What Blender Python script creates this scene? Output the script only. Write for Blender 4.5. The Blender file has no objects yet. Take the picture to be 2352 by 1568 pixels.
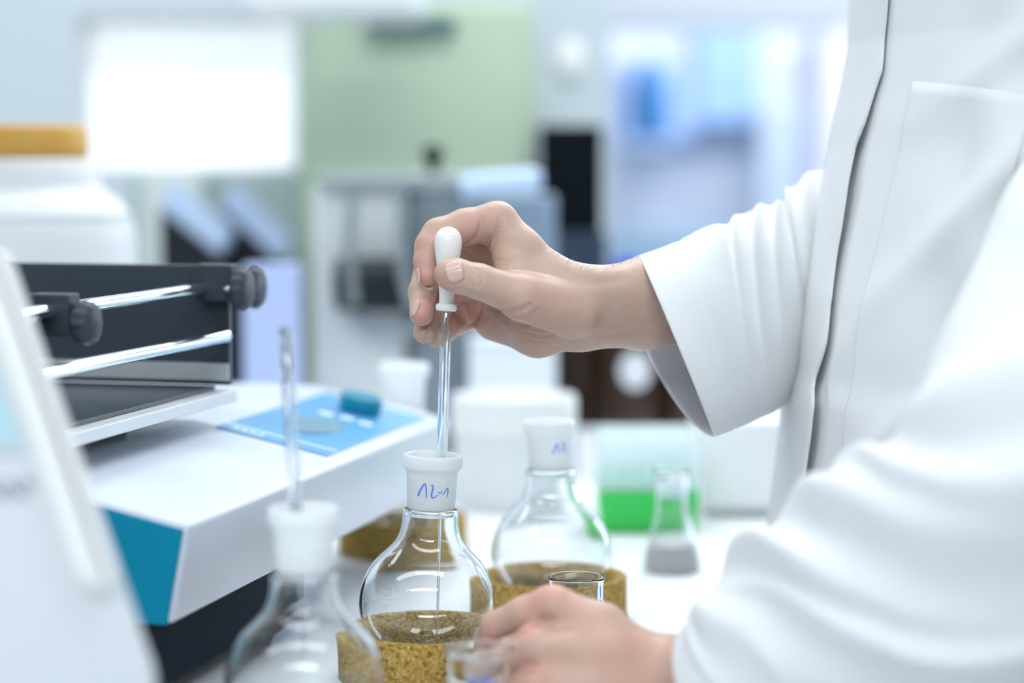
import bpy, bmesh, math, random
import numpy as np
from mathutils import Vector, Matrix

random.seed(7); np.random.seed(7)
SC = bpy.context.scene
COL = SC.collection

# ------------------------------------------------------------------ camera
IMG_W, IMG_H, FPX = 2352, 1568, 5000.0
TABLE_Z = 0.90
CAM = np.array([0.0, 0.0, TABLE_Z + 0.32])
PITCH = math.radians(4.73)
FWD = np.array([0.0, math.cos(PITCH), -math.sin(PITCH)])
UPV = np.array([0.0, math.sin(PITCH), math.cos(PITCH)])
RGT = np.array([1.0, 0.0, 0.0])
FOCUS = 1.362
cam = bpy.data.cameras.new('camera')
cam.sensor_width = 36.0
cam.lens = FPX / IMG_W * 36.0
cam.clip_start = 0.05
cam.dof.use_dof = True
cam.dof.focus_distance = FOCUS
cam.dof.aperture_fstop = 2.35
cam_ob = bpy.data.objects.new('camera', cam)
COL.objects.link(cam_ob)
cam_ob.location = CAM
cam_ob.rotation_euler = (math.radians(90) - PITCH, 0, 0)
SC.camera = cam_ob

# ------------------------------------------------------------------ world, lights, exposure
world = bpy.data.worlds.new('world'); SC.world = world
world.use_nodes = True
world.node_tree.nodes['Background'].inputs[0].default_value = (0.80, 0.90, 1.0, 1)
world.node_tree.nodes['Background'].inputs[1].default_value = 0.35
SC.view_settings.view_transform = 'Standard'
SC.view_settings.look = 'None'
SC.view_settings.gamma = 1.0
SC.view_settings.use_curve_mapping = False
SC.view_settings.exposure = -0.25

CEIL_Z = 2.75
LAMPS = [(-1.15, -1.15, 0.75), (0.25, -1.15, 2.3), (-1.25, 0.55, 0.45), (0.15, 0.55, 0.7), (-1.25, 2.3, 0.4), (0.25, 2.3, 1.8), (-0.85, 4.3, 0.8), (0.95, 4.3, 2.2), (1.2, 5.3, 1.6)]  # front row and far-room lamps are unseen, added to brighten coat and background
LAMP_W, LAMP_D, LAMP_POWER = 1.45, 0.34, 15.0

def area_light(name, loc, rot, sx, sy, power, color):
    l = bpy.data.lights.new(name, 'AREA')
    l.shape = 'RECTANGLE'; l.size = sx; l.size_y = sy
    l.energy = power; l.color = color
    o = bpy.data.objects.new(name, l); COL.objects.link(o)
    o.location = loc; o.rotation_euler = rot
    return o
for i, (lx, ly, lp) in enumerate(LAMPS):
    area_light('ceiling_and_fill_light', (lx, ly, CEIL_Z - 0.075), (0, 0, 0), LAMP_W, LAMP_D, LAMP_POWER * lp, (0.93, 0.97, 1.0))
# daylight through the big window in the right-hand wall
area_light('window_daylight', (2.55, 3.95, 1.65), (0, math.radians(90), 0), 1.5, 1.5, 30.0, (0.82, 0.91, 1.0))

# ------------------------------------------------------------------ cycles quality switches
cy = SC.cycles
cy.use_denoising = True
cy.use_light_tree = False
cy.max_bounces = 32; cy.diffuse_bounces = 3; cy.glossy_bounces = 4
cy.use_adaptive_sampling = True; cy.adaptive_threshold = 0.03
cy.transmission_bounces = 32; cy.transparent_max_bounces = 12
cy.caustics_refractive = True; cy.caustics_reflective = False
cy.sample_clamp_indirect = 14.0
cy.blur_glossy = 0.6

# ------------------------------------------------------------------ coordinates
def P(px, py, d):
    """world point seen at photo pixel (px,py) at depth d along the lens axis"""
    return CAM + d * FWD + (px - IMG_W / 2) / FPX * d * RGT + (IMG_H / 2 - py) / FPX * d * UPV
def at(px, py, Y):
    """world point seen at a pixel on the vertical plane y = Y"""
    v = FWD + (px - IMG_W / 2) / FPX * RGT + (IMG_H / 2 - py) / FPX * UPV
    return CAM + v * (Y / v[1])
def on_table(px, py):
    v = FWD + (px - IMG_W / 2) / FPX * RGT + (IMG_H / 2 - py) / FPX * UPV
    return CAM + v * ((TABLE_Z - CAM[2]) / v[2])

# ------------------------------------------------------------------ materials
MATS = {}
def mat(name, col, rough=0.5, metal=0.0, spec=0.5, var=0.03, vscale=40.0, bump=0.0, bscale=200.0,
        trans=0.0, ior=1.45, emit=None, estr=0.0, sss=0.0, coat=0.0):
    if name in MATS: return MATS[name]
    m = bpy.data.materials.new(name); m.use_nodes = True
    nt = m.node_tree; b = nt.nodes['Principled BSDF']
    b.inputs['Roughness'].default_value = rough
    b.inputs['Metallic'].default_value = metal
    b.inputs['Specular IOR Level'].default_value = spec
    b.inputs['Transmission Weight'].default_value = trans
    b.inputs['IOR'].default_value = ior
    b.inputs['Coat Weight'].default_value = coat
    b.inputs['Base Color'].default_value = (*col, 1)
    tc = nt.nodes.new('ShaderNodeTexCoord')
    if var > 0:
        n = nt.nodes.new('ShaderNodeTexNoise'); n.inputs['Scale'].default_value = vscale
        n.inputs['Detail'].default_value = 3
        nt.links.new(tc.outputs['Object'], n.inputs['Vector'])
        mx = nt.nodes.new('ShaderNodeMix'); mx.data_type = 'RGBA'
        mx.inputs['A'].default_value = (*[max(0, c * (1 - var)) for c in col], 1)
        mx.inputs['B'].default_value = (*[min(1, c * (1 + var)) for c in col], 1)
        nt.links.new(n.outputs['Fac'], mx.inputs['Factor'])
        nt.links.new(mx.outputs['Result'], b.inputs['Base Color'])
    if bump > 0:
        n2 = nt.nodes.new('ShaderNodeTexNoise'); n2.inputs['Scale'].default_value = bscale
        n2.inputs['Detail'].default_value = 4
        nt.links.new(tc.outputs['Object'], n2.inputs['Vector'])
        bp = nt.nodes.new('ShaderNodeBump'); bp.inputs['Strength'].default_value = bump
        bp.inputs['Distance'].default_value = 0.001
        nt.links.new(n2.outputs['Fac'], bp.inputs['Height'])
        nt.links.new(bp.outputs['Normal'], b.inputs['Normal'])
    if emit is not None:
        b.inputs['Emission Color'].default_value = (*emit, 1)
        b.inputs['Emission Strength'].default_value = estr
        m.cycles.emission_sampling = 'NONE'
    if sss > 0:
        b.inputs['Subsurface Weight'].default_value = sss
        b.inputs['Subsurface Radius'].default_value = (0.8, 0.35, 0.2)
        b.inputs['Subsurface Scale'].default_value = 0.006
    MATS[name] = m
    return m

def glass_mat(name, col=(1, 1, 1), ior=1.46, rough=0.0):
    if name in MATS: return MATS[name]
    m = bpy.data.materials.new(name); m.use_nodes = True
    nt = m.node_tree; nt.nodes.remove(nt.nodes['Principled BSDF'])
    g = nt.nodes.new('ShaderNodeBsdfGlass'); g.inputs['IOR'].default_value = ior
    g.inputs['Roughness'].default_value = rough
    n = nt.nodes.new('ShaderNodeTexNoise'); n.inputs['Scale'].default_value = 25
    mx = nt.nodes.new('ShaderNodeMix'); mx.data_type = 'RGBA'
    mx.inputs['A'].default_value = (*[c * 0.985 for c in col], 1); mx.inputs['B'].default_value = (*col, 1)
    tc = nt.nodes.new('ShaderNodeTexCoord')
    nt.links.new(tc.outputs['Object'], n.inputs['Vector'])
    nt.links.new(n.outputs['Fac'], mx.inputs['Factor'])
    nt.links.new(mx.outputs['Result'], g.inputs['Color'])
    nt.links.new(g.outputs[0], nt.nodes['Material Output'].inputs['Surface'])
    MATS[name] = m
    return m

def milky_mat(name, col, transl=0.5, rough=0.4, spec=0.3, clear=0.0):
    """diffusing translucent stuff: ground glass, silicone, polypropylene, cloth"""
    if name in MATS: return MATS[name]
    m = bpy.data.materials.new(name); m.use_nodes = True
    nt = m.node_tree; b = nt.nodes['Principled BSDF']
    b.inputs['Base Color'].default_value = (*col, 1); b.inputs['Roughness'].default_value = rough
    b.inputs['Specular IOR Level'].default_value = spec
    n = nt.nodes.new('ShaderNodeTexNoise'); n.inputs['Scale'].default_value = 120
    tc = nt.nodes.new('ShaderNodeTexCoord'); nt.links.new(tc.outputs['Object'], n.inputs['Vector'])
    mxc = nt.nodes.new('ShaderNodeMix'); mxc.data_type = 'RGBA'
    mxc.inputs['A'].default_value = (*[c * 0.97 for c in col], 1); mxc.inputs['B'].default_value = (*col, 1)
    nt.links.new(n.outputs['Fac'], mxc.inputs['Factor'])
    nt.links.new(mxc.outputs['Result'], b.inputs['Base Color'])
    t = nt.nodes.new('ShaderNodeBsdfTranslucent'); t.inputs['Color'].default_value = (*col, 1)
    mx = nt.nodes.new('ShaderNodeMixShader'); mx.inputs[0].default_value = transl
    nt.links.new(b.outputs[0], mx.inputs[1]); nt.links.new(t.outputs[0], mx.inputs[2])
    out = mx
    if clear > 0:
        tr = nt.nodes.new('ShaderNodeBsdfTransparent'); tr.inputs['Color'].default_value = (*[min(1, c * 1.02) for c in col], 1)
        mx2 = nt.nodes.new('ShaderNodeMixShader'); mx2.inputs[0].default_value = clear
        nt.links.new(mx.outputs[0], mx2.inputs[1]); nt.links.new(tr.outputs[0], mx2.inputs[2]); out = mx2
    nt.links.new(out.outputs[0], nt.nodes['Material Output'].inputs['Surface'])
    MATS[name] = m
    return m

def cork_mat():
    if 'cork' in MATS: return MATS['cork']
    m = bpy.data.materials.new('cork'); m.use_nodes = True
    nt = m.node_tree; b = nt.nodes['Principled BSDF']
    b.inputs['Roughness'].default_value = 0.85; b.inputs['Specular IOR Level'].default_value = 0.15
    tc = nt.nodes.new('ShaderNodeTexCoord')
    v = nt.nodes.new('ShaderNodeTexVoronoi'); v.inputs['Scale'].default_value = 520
    n = nt.nodes.new('ShaderNodeTexNoise'); n.inputs['Scale'].default_value = 420; n.inputs['Detail'].default_value = 5
    nt.links.new(tc.outputs['Object'], v.inputs['Vector']); nt.links.new(tc.outputs['Object'], n.inputs['Vector'])
    r1 = nt.nodes.new('ShaderNodeValToRGB')
    e = r1.color_ramp.elements
    e[0].position = 0.30; e[0].color = (0.125, 0.07, 0.014, 1)
    e[1].position = 0.72; e[1].color = (0.70, 0.51, 0.20, 1)
    x = r1.color_ramp.elements.new(0.46); x.color = (0.45, 0.295, 0.075, 1)
    nt.links.new(n.outputs['Fac'], r1.inputs['Fac'])
    r2 = nt.nodes.new('ShaderNodeValToRGB')
    r2.color_ramp.elements[0].position = 0.0; r2.color_ramp.elements[0].color = (0.75, 0.72, 0.66, 1)
    r2.color_ramp.elements[1].position = 1.0; r2.color_ramp.elements[1].color = (1, 1, 1, 1)
    nt.links.new(v.outputs['Color'], r2.inputs['Fac'])
    mx = nt.nodes.new('ShaderNodeMix'); mx.data_type = 'RGBA'; mx.blend_type = 'MULTIPLY'
    mx.inputs['Factor'].default_value = 1.0
    nt.links.new(r1.outputs['Color'], mx.inputs['A']); nt.links.new(r2.outputs['Color'], mx.inputs['B'])
    nt.links.new(mx.outputs['Result'], b.inputs['Base Color'])
    bp = nt.nodes.new('ShaderNodeBump'); bp.inputs['Strength'].default_value = 0.5; bp.inputs['Distance'].default_value = 0.0008
    nt.links.new(n.outputs['Fac'], bp.inputs['Height']); nt.links.new(bp.outputs['Normal'], b.inputs['Normal'])
    MATS['cork'] = m
    return m

def skin_mat():
    if 'skin' in MATS: return MATS['skin']
    m = bpy.data.materials.new('skin'); m.use_nodes = True
    nt = m.node_tree; b = nt.nodes['Principled BSDF']
    tc = nt.nodes.new('ShaderNodeTexCoord')
    at_ = nt.nodes.new('ShaderNodeAttribute'); at_.attribute_name = 'flush_shade'
    n = nt.nodes.new('ShaderNodeTexNoise'); n.inputs['Scale'].default_value = 90; n.inputs['Detail'].default_value = 4
    nt.links.new(tc.outputs['Object'], n.inputs['Vector'])
    base = nt.nodes.new('ShaderNodeMix'); base.data_type = 'RGBA'
    base.inputs['A'].default_value = (0.505, 0.345, 0.26, 1); base.inputs['B'].default_value = (0.585, 0.425, 0.34, 1)
    nt.links.new(n.outputs['Fac'], base.inputs['Factor'])
    fl = nt.nodes.new('ShaderNodeMix'); fl.data_type = 'RGBA'
    fl.inputs['B'].default_value = (0.62, 0.295, 0.24, 1)
    nt.links.new(at_.outputs['Fac'], fl.inputs['Factor']); nt.links.new(base.outputs['Result'], fl.inputs['A'])
    nt.links.new(fl.outputs['Result'], b.inputs['Base Color'])
    b.inputs['Roughness'].default_value = 0.42; b.inputs['Specular IOR Level'].default_value = 0.4
    b.inputs['Subsurface Weight'].default_value = 0.10
    b.inputs['Subsurface Radius'].default_value = (1.0, 0.35, 0.18)
    b.inputs['Subsurface Scale'].default_value = 0.0025
    v = nt.nodes.new('ShaderNodeTexVoronoi'); v.inputs['Scale'].default_value = 900
    n2 = nt.nodes.new('ShaderNodeTexNoise'); n2.inputs['Scale'].default_value = 260; n2.inputs['Detail'].default_value = 3
    nt.links.new(tc.outputs['Object'], v.inputs['Vector']); nt.links.new(tc.outputs['Object'], n2.inputs['Vector'])
    ad = nt.nodes.new('ShaderNodeMath'); ad.operation = 'ADD'
    nt.links.new(v.outputs['Distance'], ad.inputs[0]); nt.links.new(n2.outputs['Fac'], ad.inputs[1])
    bp = nt.nodes.new('ShaderNodeBump'); bp.inputs['Strength'].default_value = 0.22; bp.inputs['Distance'].default_value = 0.0006
    nt.links.new(ad.outputs[0], bp.inputs['Height']); nt.links.new(bp.outputs['Normal'], b.inputs['Normal'])
    MATS['skin'] = m
    return m

def cloth_mat(name, col):
    if name in MATS: return MATS[name]
    m = bpy.data.materials.new(name); m.use_nodes = True
    nt = m.node_tree; b = nt.nodes['Principled BSDF']
    b.inputs['Roughness'].default_value = 0.85; b.inputs['Specular IOR Level'].default_value = 0.2
    b.inputs['Sheen Weight'].default_value = 0.15
    tc = nt.nodes.new('ShaderNodeTexCoord')
    n = nt.nodes.new('ShaderNodeTexNoise'); n.inputs['Scale'].default_value = 30
    nt.links.new(tc.outputs['Object'], n.inputs['Vector'])
    mx = nt.nodes.new('ShaderNodeMix'); mx.data_type = 'RGBA'
    mx.inputs['A'].default_value = (*[c * 0.97 for c in col], 1); mx.inputs['B'].default_value = (*col, 1)
    nt.links.new(n.outputs['Fac'], mx.inputs['Factor']); nt.links.new(mx.outputs['Result'], b.inputs['Base Color'])
    w = nt.nodes.new('ShaderNodeTexWave'); w.inputs['Scale'].default_value = 420; w.bands_direction = 'DIAGONAL'
    nt.links.new(tc.outputs['Object'], w.inputs['Vector'])
    bp = nt.nodes.new('ShaderNodeBump'); bp.inputs['Strength'].default_value = 0.08; bp.inputs['Distance'].default_value = 0.0004
    nt.links.new(w.outputs['Fac'], bp.inputs['Height']); nt.links.new(bp.outputs['Normal'], b.inputs['Normal'])
    t = nt.nodes.new('ShaderNodeBsdfTranslucent'); t.inputs['Color'].default_value = (*col, 1)
    ms = nt.nodes.new('ShaderNodeMixShader'); ms.inputs[0].default_value = 0.16
    nt.links.new(b.outputs[0], ms.inputs[1]); nt.links.new(t.outputs[0], ms.inputs[2])
    nt.links.new(ms.outputs[0], nt.nodes['Material Output'].inputs['Surface'])
    MATS[name] = m
    return m

# ------------------------------------------------------------------ mesh helpers
def link_mesh(name, verts, faces, material, parent=None, smooth=True, angle=None):
    me = bpy.data.meshes.new(name)
    me.from_pydata([tuple(map(float, v)) for v in verts], [], [tuple(map(int, f)) for f in faces])
    me.update()
    me.polygons.foreach_set('use_smooth', [bool(smooth)] * len(me.polygons))
    if angle is not None:
        me.set_sharp_from_angle(angle=math.radians(angle))
    me.materials.append(material)
    o = bpy.data.objects.new(name, me); COL.objects.link(o)
    if parent is not None: o.parent = parent
    return o
def solid(VF):
    """outward-facing normals for a closed shell"""
    bm = bmesh.new()
    vs = [bm.verts.new(v) for v in VF[0]]
    for f in VF[1]:
        try: bm.faces.new([vs[i] for i in f])
        except ValueError: pass
    bmesh.ops.recalc_face_normals(bm, faces=bm.faces)
    bm.verts.index_update()
    V = [tuple(v.co) for v in bm.verts]; F = [[v.index for v in f.verts] for f in bm.faces]; bm.free()
    return V, F
def thing(name, label, cat, loc=(0, 0, 0), rot=(0, 0, 0), group=None):
    o = bpy.data.objects.new(name, None); COL.objects.link(o)
    o.empty_display_size = 0.02
    o.location = loc; o.rotation_euler = rot
    o['label'] = label; o['category'] = cat
    if group: o['group'] = group
    return o
def tag(o, label, cat, group=None):
    o['label'] = label; o['category'] = cat
    if group: o['group'] = group
    return o
def struct(o):
    o['kind'] = 'structure'
    return o
def label(o, text):
    o['label'] = text
    return o

def lathe(profile, n=64, close=False, axis=None):
    """profile: list of (r, z); returns verts, faces. close joins the last point to the first"""
    V, F = [], []
    idx = []
    for (r, z) in profile:
        if r < 1e-7:
            idx.append([len(V)] * n); V.append((0, 0, z))
        else:
            row = []
            for k in range(n):
                a = 2 * math.pi * k / n
                row.append(len(V)); V.append((r * math.cos(a), r * math.sin(a), z))
            idx.append(row)
    m = len(profile)
    for i in range(m if close else m - 1):
        A, B = idx[i], idx[(i + 1) % m]
        for k in range(n):
            k2 = (k + 1) % n
            q = []
            for v in (A[k], A[k2], B[k2], B[k]):
                if v not in q: q.append(v)
            if len(q) >= 3: F.append(q)
    return V, F
def box(x0, x1, y0, y1, z0, z1, bev=0.0, seg=2):
    bm = bmesh.new()
    vs = [bm.verts.new((x, y, z)) for x in (x0, x1) for y in (y0, y1) for z in (z0, z1)]
    for f in ((0, 1, 3, 2), (4, 6, 7, 5), (0, 4, 5, 1), (2, 3, 7, 6), (0, 2, 6, 4), (1, 5, 7, 3)):
        bm.faces.new([vs[i] for i in f])
    bmesh.ops.recalc_face_normals(bm, faces=bm.faces)
    if bev > 0:
        bmesh.ops.bevel(bm, geom=list(bm.edges), offset=bev, segments=seg, profile=0.5, affect='EDGES')
    bm.verts.index_update()
    V = [tuple(v.co) for v in bm.verts]; F = [[v.index for v in f.verts] for f in bm.faces]
    bm.free()
    return V, F
def hexa(c, bev=0.0, seg=2):
    """eight corners: bottom four (ccw) then top four"""
    bm = bmesh.new()
    vs = [bm.verts.new(tuple(p)) for p in c]
    for f in ((3, 2, 1, 0), (4, 5, 6, 7), (0, 1, 5, 4), (1, 2, 6, 5), (2, 3, 7, 6), (3, 0, 4, 7)):
        bm.faces.new([vs[i] for i in f])
    bmesh.ops.recalc_face_normals(bm, faces=bm.faces)
    if bev > 0:
        bmesh.ops.bevel(bm, geom=list(bm.edges), offset=bev, segments=seg, profile=0.5, affect='EDGES')
    bm.verts.index_update()
    V = [tuple(v.co) for v in bm.verts]; F = [[v.index for v in f.verts] for f in bm.faces]
    bm.free()
    return V, F
def frames(pts):
    pts = np.array(pts, float)
    T = np.gradient(pts, axis=0); T /= np.linalg.norm(T, axis=1)[:, None] + 1e-12
    n = np.cross(T[0], [0, 0, 1.0])
    if np.linalg.norm(n) < 1e-3: n = np.cross(T[0], [1.0, 0, 0])
    n /= np.linalg.norm(n)
    N = []
    for t in T:
        n = n - t * np.dot(n, t); n /= np.linalg.norm(n); N.append(n)
    N = np.array(N); B = np.cross(T, N)
    return pts, T, N, B
def tube(pts, rad, n=12, caps=True):
    pts, T, N, B = frames(pts)
    rad = np.broadcast_to(np.array(rad, float), (len(pts),))
    V, F = [], []
    for i in range(len(pts)):
        for k in range(n):
            a = 2 * math.pi * k / n
            V.append(tuple(pts[i] + rad[i] * (math.cos(a) * N[i] + math.sin(a) * B[i])))
    for i in range(len(pts) - 1):
        for k in range(n):
            k2 = (k + 1) % n
            F.append([i * n + k, i * n + k2, (i + 1) * n + k2, (i + 1) * n + k])
    if caps:
        F.append(list(range(n))[::-1]); F.append([(len(pts) - 1) * n + k for k in range(n)])
    return V, F
def spline(pts, m):
    """catmull-rom through rows of pts, m samples"""
    p = np.array(pts, float); k = len(p)
    p = np.vstack([2 * p[0] - p[1], p, 2 * p[-1] - p[-2]])
    out = []
    for t in np.linspace(0, k - 1, m):
        i = min(int(t), k - 2); u = t - i
        a, b, c, d = p[i], p[i + 1], p[i + 2], p[i + 3]
        out.append(0.5 * ((2 * b) + (-a + c) * u + (2 * a - 5 * b + 4 * c - d) * u ** 2 + (-a + 3 * b - 3 * c + d) * u ** 3))
    return np.array(out)
def xf(VF, M):
    return [tuple(M @ Vector(v)) for v in VF[0]], VF[1]
def shift(VF, v):
    return [(a[0] + v[0], a[1] + v[1], a[2] + v[2]) for a in VF[0]], VF[1]
def merge(*parts):
    V, F = [], []
    for (v, f) in parts:
        o = len(V); V += list(v); F += [[i + o for i in q] for q in f]
    return V, F
def basis(ex, ey, ez, o):
    return Matrix(((ex[0], ey[0], ez[0], o[0]), (ex[1], ey[1], ez[1], o[1]), (ex[2], ey[2], ez[2], o[2]), (0, 0, 0, 1)))

# common materials
WHITE_PLASTIC = mat('white_plastic', (0.84, 0.86, 0.88), 0.38, var=0.015)
WHITE_PAINT = mat('white_paint', (0.80, 0.83, 0.87), 0.42, var=0.02)
CHROME = mat('steel', (0.86, 0.88, 0.90), 0.16, metal=1.0, var=0.02)
BRUSHED = mat('brushed_steel', (0.62, 0.66, 0.69), 0.32, metal=0.9, var=0.05)
BLACK = mat('black_plastic', (0.012, 0.016, 0.022), 0.5, var=0.1, spec=0.25)
GLASS = glass_mat('clear_glass', (0.985, 0.995, 1.0))
FROST = milky_mat('ground_glass', (0.955, 0.985, 1.0), 0.42, 0.35, 0.4, clear=0.12)
INK = mat('blue_ink', (0.08, 0.24, 0.90), 0.6, var=0.1)

# ================================================================== THE ROOM
RX0, RX1, RY0, RY1 = -2.6, 2.62, -2.4, 6.0
wallm = mat('wall_paint', (0.57, 0.64, 0.69), 0.8, var=0.02, vscale=4)
floorm = mat('floor_vinyl', (0.62, 0.66, 0.70), 0.5, var=0.08, vscale=6)
ceilm = mat('ceiling_paint', (0.86, 0.87, 0.88), 0.9, var=0.01)
def sbox(name, x0, x1, y0, y1, z0, z1, m, bev=0.0, parent=None):
    V, F = box(x0, x1, y0, y1, z0, z1, bev)
    o = link_mesh(name, V, F, m, parent, smooth=False)
    if parent is None: struct(o)
    return o
sbox('floor', RX0, RX1, RY0, RY1, -0.05, 0.0, floorm)
sbox('ceiling', RX0, RX1, RY0, RY1, CEIL_Z, CEIL_Z + 0.05, ceilm)
sbox('wall_left', RX0 - 0.1, RX0, RY0, RY1, 0, CEIL_Z, wallm)
sbox('wall_front', RX0, RX1, RY0 - 0.1, RY0, 0, CEIL_Z, wallm)
lavm = mat('lavender_wall_paint', (0.78, 0.82, 0.96), 0.8, var=0.03, vscale=3)
sbox('wall_back', RX0, RX1, RY1, RY1 + 0.1, 0, CEIL_Z, lavm)
# right wall with a long window band
wr = sbox('wall_right', RX1, RX1 + 0.1, RY0, RY1, 0, 0.85, wallm)
sbox('wall_right_upper', RX1, RX1 + 0.1, RY0, RY1, 2.45, CEIL_Z, wallm)
sbox('wall_right_pier', RX1, RX1 + 0.1, RY0, 3.15, 0.85, 2.45, wallm)
sbox('wall_right_corner', RX1, RX1 + 0.1, 4.75, RY1, 0.85, 2.45, wallm)
skypane = mat('frosted_daylight_pane', (0.8, 0.88, 1.0), 0.5, var=0.0, emit=(0.72, 0.86, 1.0), estr=0.8)
framem = mat('window_frame_paint', (0.80, 0.82, 0.84), 0.4)
w2 = sbox('window_2', RX1 + 0.04, RX1 + 0.06, 3.15, 4.75, 0.85, 2.45, skypane)
for yy in (3.15, 3.92, 4.68):
    sbox('window_frame', RX1 - 0.01, RX1 + 0.08, yy, yy + 0.07, 0.85, 2.45, framem, 0.004, w2)

# partition wall behind the bench, with a frosted backlit window
PY = 3.10
px_end = at(1402, 400, PY)[0]
wx0, wx1 = at(188, 300, PY)[0], at(683, 300, PY)[0]
wz1, wz0 = at(400, 42, PY)[2], at(400, 392, PY)[2]
sbox('wall_partition', RX0, wx0, PY, PY + 0.14, 0, CEIL_Z, wallm)
sbox('wall_partition_right', wx1, px_end, PY, PY + 0.14, 0, CEIL_Z, wallm)
sbox('wall_partition_lower', wx0, wx1, PY, PY + 0.14, 0, wz0, wallm)
sbox('wall_partition_upper', wx0, wx1, PY, PY + 0.14, wz1, CEIL_Z, wallm)
pane1 = mat('bright_frosted_pane', (0.9, 0.93, 0.95), 0.4, var=0.0, emit=(0.90, 0.95, 1.0), estr=0.5)
w1 = sbox('window_1', wx0, wx1, PY + 0.05, PY + 0.07, wz0, wz1, pane1)
fw = 0.006
sbox('window_frame', wx0, wx1, PY + 0.015, PY + 0.075, wz0, wz0 + fw, framem, 0.001, w1)
sbox('window_frame', wx0, wx1, PY + 0.015, PY + 0.075, wz1 - fw, wz1, framem, 0.001, w1)
sbox('window_frame', wx0, wx0 + fw, PY + 0.015, PY + 0.075, wz0 + fw, wz1 - fw, framem, 0.001, w1)
sbox('window_frame', wx1 - fw, wx1, PY + 0.015, PY + 0.075, wz0 + fw, wz1 - fw, framem, 0.001, w1)

# ceiling luminaires, including the unseen ones added as fill
hm = mat('lamp_housing', (0.8, 0.8, 0.8), 0.4); dm = mat('lamp_diffuser', (0.9, 0.9, 0.9), 0.4, var=0.0, emit=(0.95, 0.98, 1.0), estr=3.0)
for i, (lx, ly, lp) in enumerate(LAMPS):
    t = bpy.data.objects.new('ceiling_and_fill_lamp', None); COL.objects.link(t); t.location = (lx, ly, CEIL_Z); struct(t)
    V, F = box(-LAMP_W / 2 - 0.03, LAMP_W / 2 + 0.03, -LAMP_D / 2 - 0.03, LAMP_D / 2 + 0.03, -0.06, 0.0, 0.006)
    link_mesh('housing', V, F, hm, t, smooth=False)
    V, F = box(-LAMP_W / 2, LAMP_W / 2, -LAMP_D / 2, LAMP_D / 2, -0.068, -0.0605)
    link_mesh('diffuser', V, F, dm, t, smooth=False)

# ================================================================== BENCH
TBX1 = 0.245
tm = mat('bench_laminate', (0.86, 0.89, 0.92), 0.28, var=0.015, vscale=10)
bench = thing('lab_bench', 'white laminate laboratory bench under the flasks and shaker', 'bench', (0, 0, 0))
V, F = box(-1.7, TBX1, 0.72, 3.06, TABLE_Z - 0.035, TABLE_Z, 0.003)
link_mesh('worktop', V, F, tm, bench, smooth=False)
for (a, b, c, d) in ((-1.6, -0.9, 0.85, 2.95), (-0.85, 0.10, 0.85, 2.95)):
    V, F = box(a, b, c, d, 0.08, TABLE_Z - 0.036, 0.004)
    link_mesh('base_cabinet', V, F, WHITE_PAINT, bench, smooth=False)
for xx in (0.2, -1.66):
    for yy in (0.78, 2.98):
        V, F = box(xx - 0.02, xx + 0.02, yy - 0.02, yy + 0.02, 0.0, TABLE_Z - 0.036, 0.003)
        link_mesh('leg', V, F, BRUSHED, bench, smooth=False)

# ================================================================== GLASSWARE
def fillet_profile():
    R = 42.5
    out = []
    for a in np.linspace(-90, 41, 46):
        out.append((R * math.cos(math.radians(a)), R * math.sin(math.radians(a))))
    neck = spline([(32.08, 27.88), (27.2, 32.6), (22.6, 37.4), (19.6, 42.5), (18.0, 48.0), (17.45, 53.0), (17.45, 57.0)], 22)[1:]
    out += [tuple(v) for v in neck]
    return out
OUTER = fillet_profile()
def inner_of(profile, t):
    p = np.array(profile); T = np.gradient(p, axis=0); T /= np.linalg.norm(T, axis=1)[:, None]
    N = np.stack([-T[:, 1], T[:, 0]], 1)
    q = p + N * t
    q[0, 0] = 0
    q[:, 0] = np.maximum(q[:, 0], 0)
    return [tuple(v) for v in q]
def flask_body():
    inn = inner_of(OUTER, 1.5)
    prof = [(0, -42.5)] + OUTER[1:] + [(17.2, 58.6), (16.4, 59.7), (15.2, 60.0), (14.0, 59.8)] + [(13.6, 59.0)] + [p for p in inn[::-1][:-1] if p[1] < 58.5] + [(0, -41.0)]
    return lathe([(r / 1000, z / 1000) for r, z in prof], 96)
JOINT = [(14.75, 60.2), (14.9, 61.0), (15.9, 82.8), (16.2, 84.0), (17.4, 84.9), (18.35, 85.8), (18.6, 87.0), (18.6, 92.4),
         (18.35, 93.4), (17.7, 93.95), (16.6, 93.9), (15.8, 93.2), (14.9, 91.0), (13.3, 66.0), (13.2, 60.2)]
def joint_mesh():
    return lathe([(r / 1000, z / 1000) for r, z in JOINT], 80, close=True)
BODY_VF = flask_body(); JOINT_VF = joint_mesh()
def joint_r(z):
    return 14.9 + (z - 61) / 21.6 * 1.0
def write_on_joint(strokes, width):
    """strokes: lists of (x mm, z mm, w) on the flask front, laid on the cone as flat raised ink"""
    parts = []
    for st in strokes:
        p = spline(st, max(8, len(st) * 5))
        pts, rr = [], []
        for (x, z, w) in p:
            r = joint_r(z) + 0.02
            a = math.asin(max(-0.98, min(0.98, x / r)))
            pts.append((r * math.sin(a) / 1000, -r * math.cos(a) / 1000, z / 1000)); rr.append(w * width / 1000)
        parts.append(tube(pts, rr, 8))
    return merge(*parts)
def ink_pts(raw, s=8.71, cx=640, cy=225, k=0.2716):
    return [[((x - cx) / s * k, 94 - (y - cy) / s * k, w) for (x, y, w) in st] for st in raw]
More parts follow.
